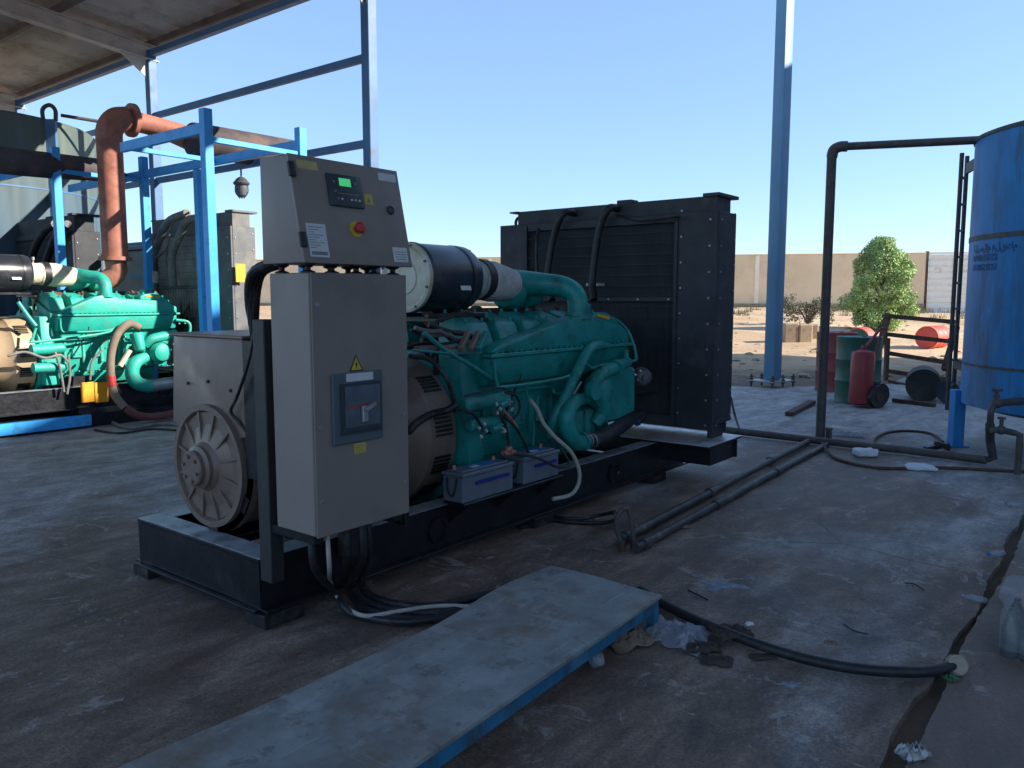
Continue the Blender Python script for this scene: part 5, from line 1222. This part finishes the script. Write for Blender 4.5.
# white ribbed gate section
T = thing('ribbed_gate', 'white horizontally ribbed metal gate in the tan wall left of the blue tank', 'gate', B0, False)
mb = MB(); g0 = B0+wn*.05; 
for k in range(10):
    z = .75+k*.30; mb.beam(g0+wd*.15+Vector((0, 0, z)), g0+wd*3.5+Vector((0, 0, z)), .05, .22, bev=.02); mb.beam(g0-wn*.03+wd*.15+Vector((0, 0, z+.15)), g0-wn*.03+wd*3.5+Vector((0, 0, z+.15)), .03, .10, bev=0)
mb.build('gate_panel', M['shutter'], T)
for t in (.05, 3.55):
    mb = MB(); mb.beam(g0+wd*t+Vector((0, 0, .5)), g0+wd*t+Vector((0, 0, 3.7)), .12, .12); mb.build('gate_post', M['rust'], T)

# ------------------------------------------------------------------ shed
EU = 4.4
T = thing('open_shed', 'tall open sided shed with rusty corrugated roof and blue posts', 'shed', (EU, 8.9, 0))
pvs = [-5.5, 4.12, 8.95, 13.8]
for v in pvs:
    mb = MB(); mb.box((EU-.065, v-.065, .02), (EU+.065, v+.065, 5.12), .006); mb.box((EU-.13, v-.13, 0), (EU+.13, v+.13, .02), .002)
    mb.build('shed_post', M['blue_shed'], T)
for v in (-5.5, 4.12, 13.8):
    mb = MB(); mb.ibeam((-3.0, v, 0), (-3.0, v, 5.7), .2, .2, .014, up=(1, 0, 0)); mb.build('shed_post', M['blue_shed'], T)
def rz_(u): return 5.31+(4.55-u)*.088
for v in pvs:
    mb = MB(); mb.ibeam((EU+.1, v, rz_(EU+.1)-.24), (-3.3, v, rz_(-3.3)-.24), .15, .22, .014); mb.prism([(EU-.07, v-.01, 4.72), (EU-.07, v-.01, 5.04), (EU-.55, v-.01, 5.08)], (0, .02, 0)); mb.build('rafter', M['beam_cream'], T)
u = 4.45
k = 0
while u > -3.3:
    mb = MB(); mb.beam((u, -7.5, rz_(u)-.075), (u, 14.2, rz_(u)-.075), .06, .09, bev=0); mb.build('purlin', M['purlin'], T); u -= 1.35
mb = MB(); mb.beam((EU, -7.5, 5.09), (EU, 14.2, 5.07), .09, .09, bev=.004); mb.build('eave_beam', M['blue_shed'], T)
for z, va, vb in ((4.17, 4.2, 13.7), (3.22, 4.2, 13.7), (2.3, 9.05, 13.7), (1.8, 9.05, 13.7)):
    mb = MB(); mb.beam((EU, va, z), (EU, vb, z), .06, .085 if z > 3 else .05, bev=.003); mb.build('girt', M['blue_shed'], T)
mb = MB(); nw = 300; prev = None
for i in range(nw+1):
    v = -8+i*(22.5/nw); zc = .03*math.sin(i*math.pi/2)
    a = mb.bm.verts.new((4.72, v, rz_(4.72)+zc)); c = mb.bm.verts.new((-3.45, v, rz_(-3.45)+zc))
    if prev: mb.bm.faces.new((prev[0], a, c, prev[1]))
    prev = (a, c)
ret = bmesh.ops.extrude_face_region(mb.bm, geom=mb.bm.faces[:])
for v in [e for e in ret['geom'] if isinstance(e, bmesh.types.BMVert)]: v.co.z += .012
mb.build('corrugated_roof', M['roof_under'], T)
# lamp hanging from the girt
lp_ = pu(241, 171, 4.33)
T = thing('bulkhead_lamp', 'small grey caged lamp hanging below the shed rail', 'lamp', lp_)
mb = MB(); mb.cyl(lp_+Vector((0, 0, .03)), lp_+Vector((0, 0, -.1)), .012, .012, 8); mb.lathe([(.03, .0), (.06, -.02), (.11, -.08), (.10, -.10), (.08, -.11)], lp_+Vector((0, 0, -.08)), (0, 0, 1), 20); mb.build('lamp_hood', M['lamp_metal'], T)
mb = MB(); mb.lathe([(.075, 0), (.08, -.06), (.06, -.13), (.02, -.16)], lp_+Vector((0, 0, -.19)), (0, 0, 1), 18); mb.build('lamp_glass', M['lamp_glass'], T)
mb = MB()
for k in range(6):
    a = k*math.pi/3; mb.tube([lp_+Vector((math.cos(a)*.09, math.sin(a)*.09, -.19)), lp_+Vector((math.cos(a)*.09, math.sin(a)*.09, -.28)), lp_+Vector((math.cos(a)*.03, math.sin(a)*.03, -.36))], .005, 6)
mb.build('lamp_cage', M['lamp_metal'], T)

# ------------------------------------------------------------------ exhaust rack + silencers
T = thing('exhaust_rack', 'bright blue steel frame carrying the exhaust silencers above the left generators', 'frame', (2.26, 4, 0))
for (u, v, h) in ((2.26, 4.0, 3.2), (3.33, 4.0, 3.2), (2.26, 7.25, 3.22), (3.33, 7.25, 3.25), (1.2, 7.25, 3.2)):
    mb = MB(); mb.box((u-.045, v-.045, 0), (u+.045, v+.045, h), .004); mb.build('post', M['blue_post'], T)
ve = pu(122, 145, 2.26).y
for u, ve_ in ((2.26, ve), (3.33, 7.204)):
    mb = MB(); mb.beam((u, 4.046, 3.03), (u, ve_, 3.03), .05, .10); mb.build('rail', M['blue_post'], T)
    mb = MB(); mb.beam((u, 7.296, 3.03), (u, 9.4, 3.03), .05, .10); mb.build('rail', M['blue_post'], T)
mb = MB(); mb.beam((2.29, ve-.03, 3.03), (3.30, ve-.03, 3.03), .045, .05); mb.build('cross_rail', M['blue_post'], T)
vp_ = pu(199, 200, 3.33).y
mb = MB(); mb.box((3.29, vp_-.045, 0), (3.37, vp_+.045, 2.97), .004); mb.build('post', M['blue_post'], T)
for v, z in ((4.0, 2.93), (7.25, 2.95)):
    mb = MB(); mb.beam((2.306, v, z), (3.284, v, z), .045, .05); mb.build('cross_rail', M['blue_post'], T)
T = thing('exhaust_stack', 'rust red exhaust pipe rising from the left generator into a dark silencer', 'exhaust', (2.75, 6.85, 1.8))
us, vs_ = 2.72, 6.85
mb = MB(); mb.tube([(us, vs_, 1.9), (us, vs_, 3.2), (us, vs_, 3.36)], .145, 24, True, 0)
mb.tube([(us-.25, vs_+.15, 1.62), (us-.1, vs_+.05, 1.66), (us, vs_, 1.76), (us, vs_, 1.9)], .12, 20); mb.build('riser_pipe', M['rust_red'], T)
mb = MB(); mb.lathe([(.185, 0), (.185, .018), (.185, .024), (.185, .045)], (us, vs_, 1.9), (0, 0, 1), 28); mb.build('flange', M['rust_red'], T)
mb = MB(); mb.tube([(us, vs_, 3.3), (us+.01, vs_, 3.44), (us+.09, vs_, 3.56), (us+.22, vs_, 3.6)], .15, 24); mb.lathe([(.2, 0), (.2, .05)], (us+.26, vs_, 3.6), (1, 0, 0), 24)
mb.tube([(us+.2, vs_, 3.6), (us+.6, vs_-.08, 3.55), (us+.95, vs_-.2, 3.45)], [.12, .12, .15], 20); mb.build('elbow', M['rust_red'], T)
mb = MB(); mb.lathe([(.12, -.06), (.2, 0), (.21, .03), (.21, 1.45), (.19, 1.5), (.09, 1.56), (.09, 1.8)], (us+.85, vs_-.35, 3.42), (1, -.02, 0), 30); mb.build('silencer', M['silencer'], T)
T = thing('exhaust_silencer', 'dark horizontal exhaust pipe in front of the big tank at the far left', 'exhaust', (2.0, 11, 3.3))
mb = MB(); mb.tube([pu(-80, 148, .6), pu(0, 160, 1.6), pu(55, 166, 2.3), pu(100, 170, 2.9)], [.14, .15, .15, .14], 22); mb.tube([pu(98, 170, 2.88), pu(124, 178, 3.3)], .07, 14, True, 0); mb.build('silencer_body', M['rust_red'] if False else M['silencer'], T)

# ------------------------------------------------------------------ big storage tank, far left
az = rad(-34.4); Dt = 15.2; BT = Vector((math.sin(az)*Dt, math.cos(az)*Dt, 0)); BR = 2.0
def tankmat():
    m = D.materials.new('weathered_tank_plate'); m.use_nodes = True; nt = m.node_tree; N = nt.nodes; L = nt.links; b_ = N['Principled BSDF']
    g_ = N.new('ShaderNodeNewGeometry'); sx = N.new('ShaderNodeSeparateXYZ'); L.new(g_.outputs['Position'], sx.inputs[0])
    mp = N.new('ShaderNodeMapping'); mp.inputs['Scale'].default_value = (2, 2, .25); L.new(g_.outputs['Position'], mp.inputs[0])
    n = N.new('ShaderNodeTexNoise'); n.inputs['Scale'].default_value = 1.6; n.inputs['Detail'].default_value = 8; L.new(mp.outputs[0], n.inputs[0])
    ad = N.new('ShaderNodeMath'); ad.operation = 'MULTIPLY_ADD'; ad.inputs[1].default_value = 2.6; L.new(n.outputs['Fac'], ad.inputs[0]); L.new(sx.outputs['Z'], ad.inputs[2])
    mr = N.new('ShaderNodeMapRange'); mr.inputs[1].default_value = 3.6; mr.inputs[2].default_value = 5.0; L.new(ad.outputs[0], mr.inputs[0])
    r = N.new('ShaderNodeMixRGB'); r.inputs[1].default_value = (.07, .13, .19, 1); r.inputs[2].default_value = (.12, .16, .135, 1); L.new(mr.outputs[0], r.inputs[0])
    n2 = N.new('ShaderNodeTexNoise'); n2.inputs['Scale'].default_value = 3; n2.inputs['Detail'].default_value = 8; L.new(mp.outputs[0], n2.inputs[0])
    r2 = N.new('ShaderNodeValToRGB'); r2.color_ramp.elements[0].position = .35; r2.color_ramp.elements[0].color = (.6, .6, .6, 1); r2.color_ramp.elements[1].position = .65; L.new(n2.outputs['Fac'], r2.inputs[0])
    x = N.new('ShaderNodeMixRGB'); x.blend_type = 'MULTIPLY'; x.inputs[0].default_value = .8; L.new(r.outputs[0], x.inputs[1]); L.new(r2.outputs[0], x.inputs[2]); L.new(x.outputs[0], b_.inputs['Base Color']); b_.inputs['Roughness'].default_value = .7
    return m
T = thing('storage_tank', 'huge weathered green and blue storage tank at the far left', 'tank', BT, False)
zt_ = gY(60, 109, BT.y-BR*.7).z
mb = MB(); mb.lathe([(BR, 0), (BR, zt_), (BR-.05, zt_+.04), (BR*.5, zt_+.12), (.05, zt_+.16)], (BT.x, BT.y, 0), (0, 0, 1), 72, False); mb.build('tank_shell', tankmat(), T)
for z in (1.5, 3.0):
    mb = MB(); mb.lathe([(BR+.001, z), (BR+.006, z), (BR+.006, z+.02), (BR+.001, z+.02)], (BT.x, BT.y, 0), (0, 0, 1), 72, False); mb.build('weld_seam', M['blue_shed'], T)
d_ray = ray(58, 250); d2 = Vector((d_ray.x, d_ray.y)).normalized(); bc = Vector((BT.x, BT.y)); tt = bc.dot(d2); hh = math.sqrt(max(0, (BR+.05)**2-(bc-d2*tt).length**2)); fq = d2*(tt-hh); fx, fy = fq.x, fq.y
mb = MB(); mb.box((fx-.08, fy-.03, 0), (fx+.08, fy+.03, zt_+.02), .004); mb.build('vertical_strap', M['blue_shed'], T)
mb = MB(); mb.tube([(fx-.1, fy, zt_), (fx-.1, fy, zt_+.16), (fx, fy, zt_+.22), (fx+.08, fy, zt_+.15), (fx+.08, fy, zt_)], .03, 8); mb.tube([(fx+.1, fy+.1, zt_+.1), (fx+.95, fy+.6, zt_+.03)], .025, 8, True, 0); mb.tube([(fx+.95, fy+.6, zt_+.03), (fx+.95, fy+.6, zt_-.1)], .02, 8, True, 0); mb.build('top_rail', M['pipe_dark'], T)
# dark low container behind the red pipe
p = pu(140, 300, 4.6)
mb = MB(); c0_ = Vector((5.6, 11.2, 0)); mb.box((5.6, 10.6, 0), (7.0, 13.2, 2.35), .02); mb.box((5.55, 10.55, 2.351), (7.05, 13.25, 2.42), .01)
solo(mb, 'storage_bin', M['teal_dark'], 'low dark green sheet metal bin behind the red exhaust pipe', 'bin', (6.3, 11.9, 0))

# ------------------------------------------------------------------ unseen building to the right, added to cast the yard's shade
T = thing('added_shade_building', 'tall pale building added out of view on the right to shade the yard', 'building', (13.2, 0, 0), False)
SX0 = 12.6; SH = 9.2; Y0_, Y1_ = -22, 17.1
mb = MB(); mb.box((SX0, Y0_, -.1), (SX0+9, Y1_, SH), .02); bw = mb.build('wall', M['bldg'], T)
mb = MB(); mb.box((SX0-.25, Y0_-.2, SH+.002), (SX0+9.2, Y1_+.05, SH+.10), .01); mb.build('roof', M['roof_under'], T)
for k in range(7):
    y = Y0_+3+k*5.2; mb = MB(); mb.box((SX0-.05, y, 3.0), (SX0-.002, y+1.8, 4.3), .01); wf = mb.build('window', M['steel'], T)
    mb = MB(); mb.box((SX0-.06, y+.08, 3.08), (SX0-.051, y+1.72, 4.22), 0); mb.build('pane', M['darkglass'], wf)
mb = MB(); mb.box((SX0-.08, -2, 0), (SX0-.002, 2.5, 4.2), .01); mb.build('door', M['blue_shed'], T)

# ------------------------------------------------------------------ light
AZ, EL = rad(97), rad(27.5)
sd = Vector((math.sin(AZ)*math.cos(EL), math.cos(AZ)*math.cos(EL), math.sin(EL)))
L_ = D.lights.new('sun', 'SUN'); L_.energy = 3.4; L_.angle = rad(.53); L_.color = (1, .93, .83)
lo = D.objects.new('sun', L_); COL.objects.link(lo); lo.rotation_euler = (-sd).to_track_quat('-Z', 'Y').to_euler()
w = D.worlds.new('World'); scene.world = w; w.use_nodes = True; nt = w.node_tree
sky = nt.nodes.new('ShaderNodeTexSky'); sky.sky_type = 'NISHITA'; sky.sun_disc = False; sky.sun_elevation = EL; sky.sun_rotation = AZ
sky.air_density = 1.0; sky.dust_density = .15; sky.ozone_density = 2.6; sky.altitude = 100
tint = nt.nodes.new('ShaderNodeMixRGB'); tint.blend_type = 'MULTIPLY'; tint.inputs[0].default_value = 1; tint.inputs[2].default_value = (.90, .97, 1.05, 1)
gam = nt.nodes.new('ShaderNodeMixRGB'); gam.blend_type = 'MIX'; gam.inputs[0].default_value = .5; gam.inputs[2].default_value = (1.45, 2.1, 3.2, 1); nt.links.new(sky.outputs[0], gam.inputs[1])
nt.links.new(gam.outputs[0], tint.inputs[1])
bg = nt.nodes['Background']; nt.links.new(tint.outputs[0], bg.inputs['Color']); bg.inputs['Strength'].default_value = .095

# ------------------------------------------------------------------ camera
cd = D.cameras.new('camera'); co = D.objects.new('camera', cd); COL.objects.link(co)
cd.sensor_width = 36; cd.lens = F/1024*36; cd.clip_end = 5000; cd.clip_start = .05
co.location = (0, 0, HC); co.rotation_euler = (math.pi/2-PITCH, 0, 0)
scene.camera = co
scene.render.engine = 'CYCLES'
vs2 = scene.view_settings; vs2.view_transform = 'Standard'; vs2.look = 'None'; vs2.exposure = 1.55; vs2.gamma = 1
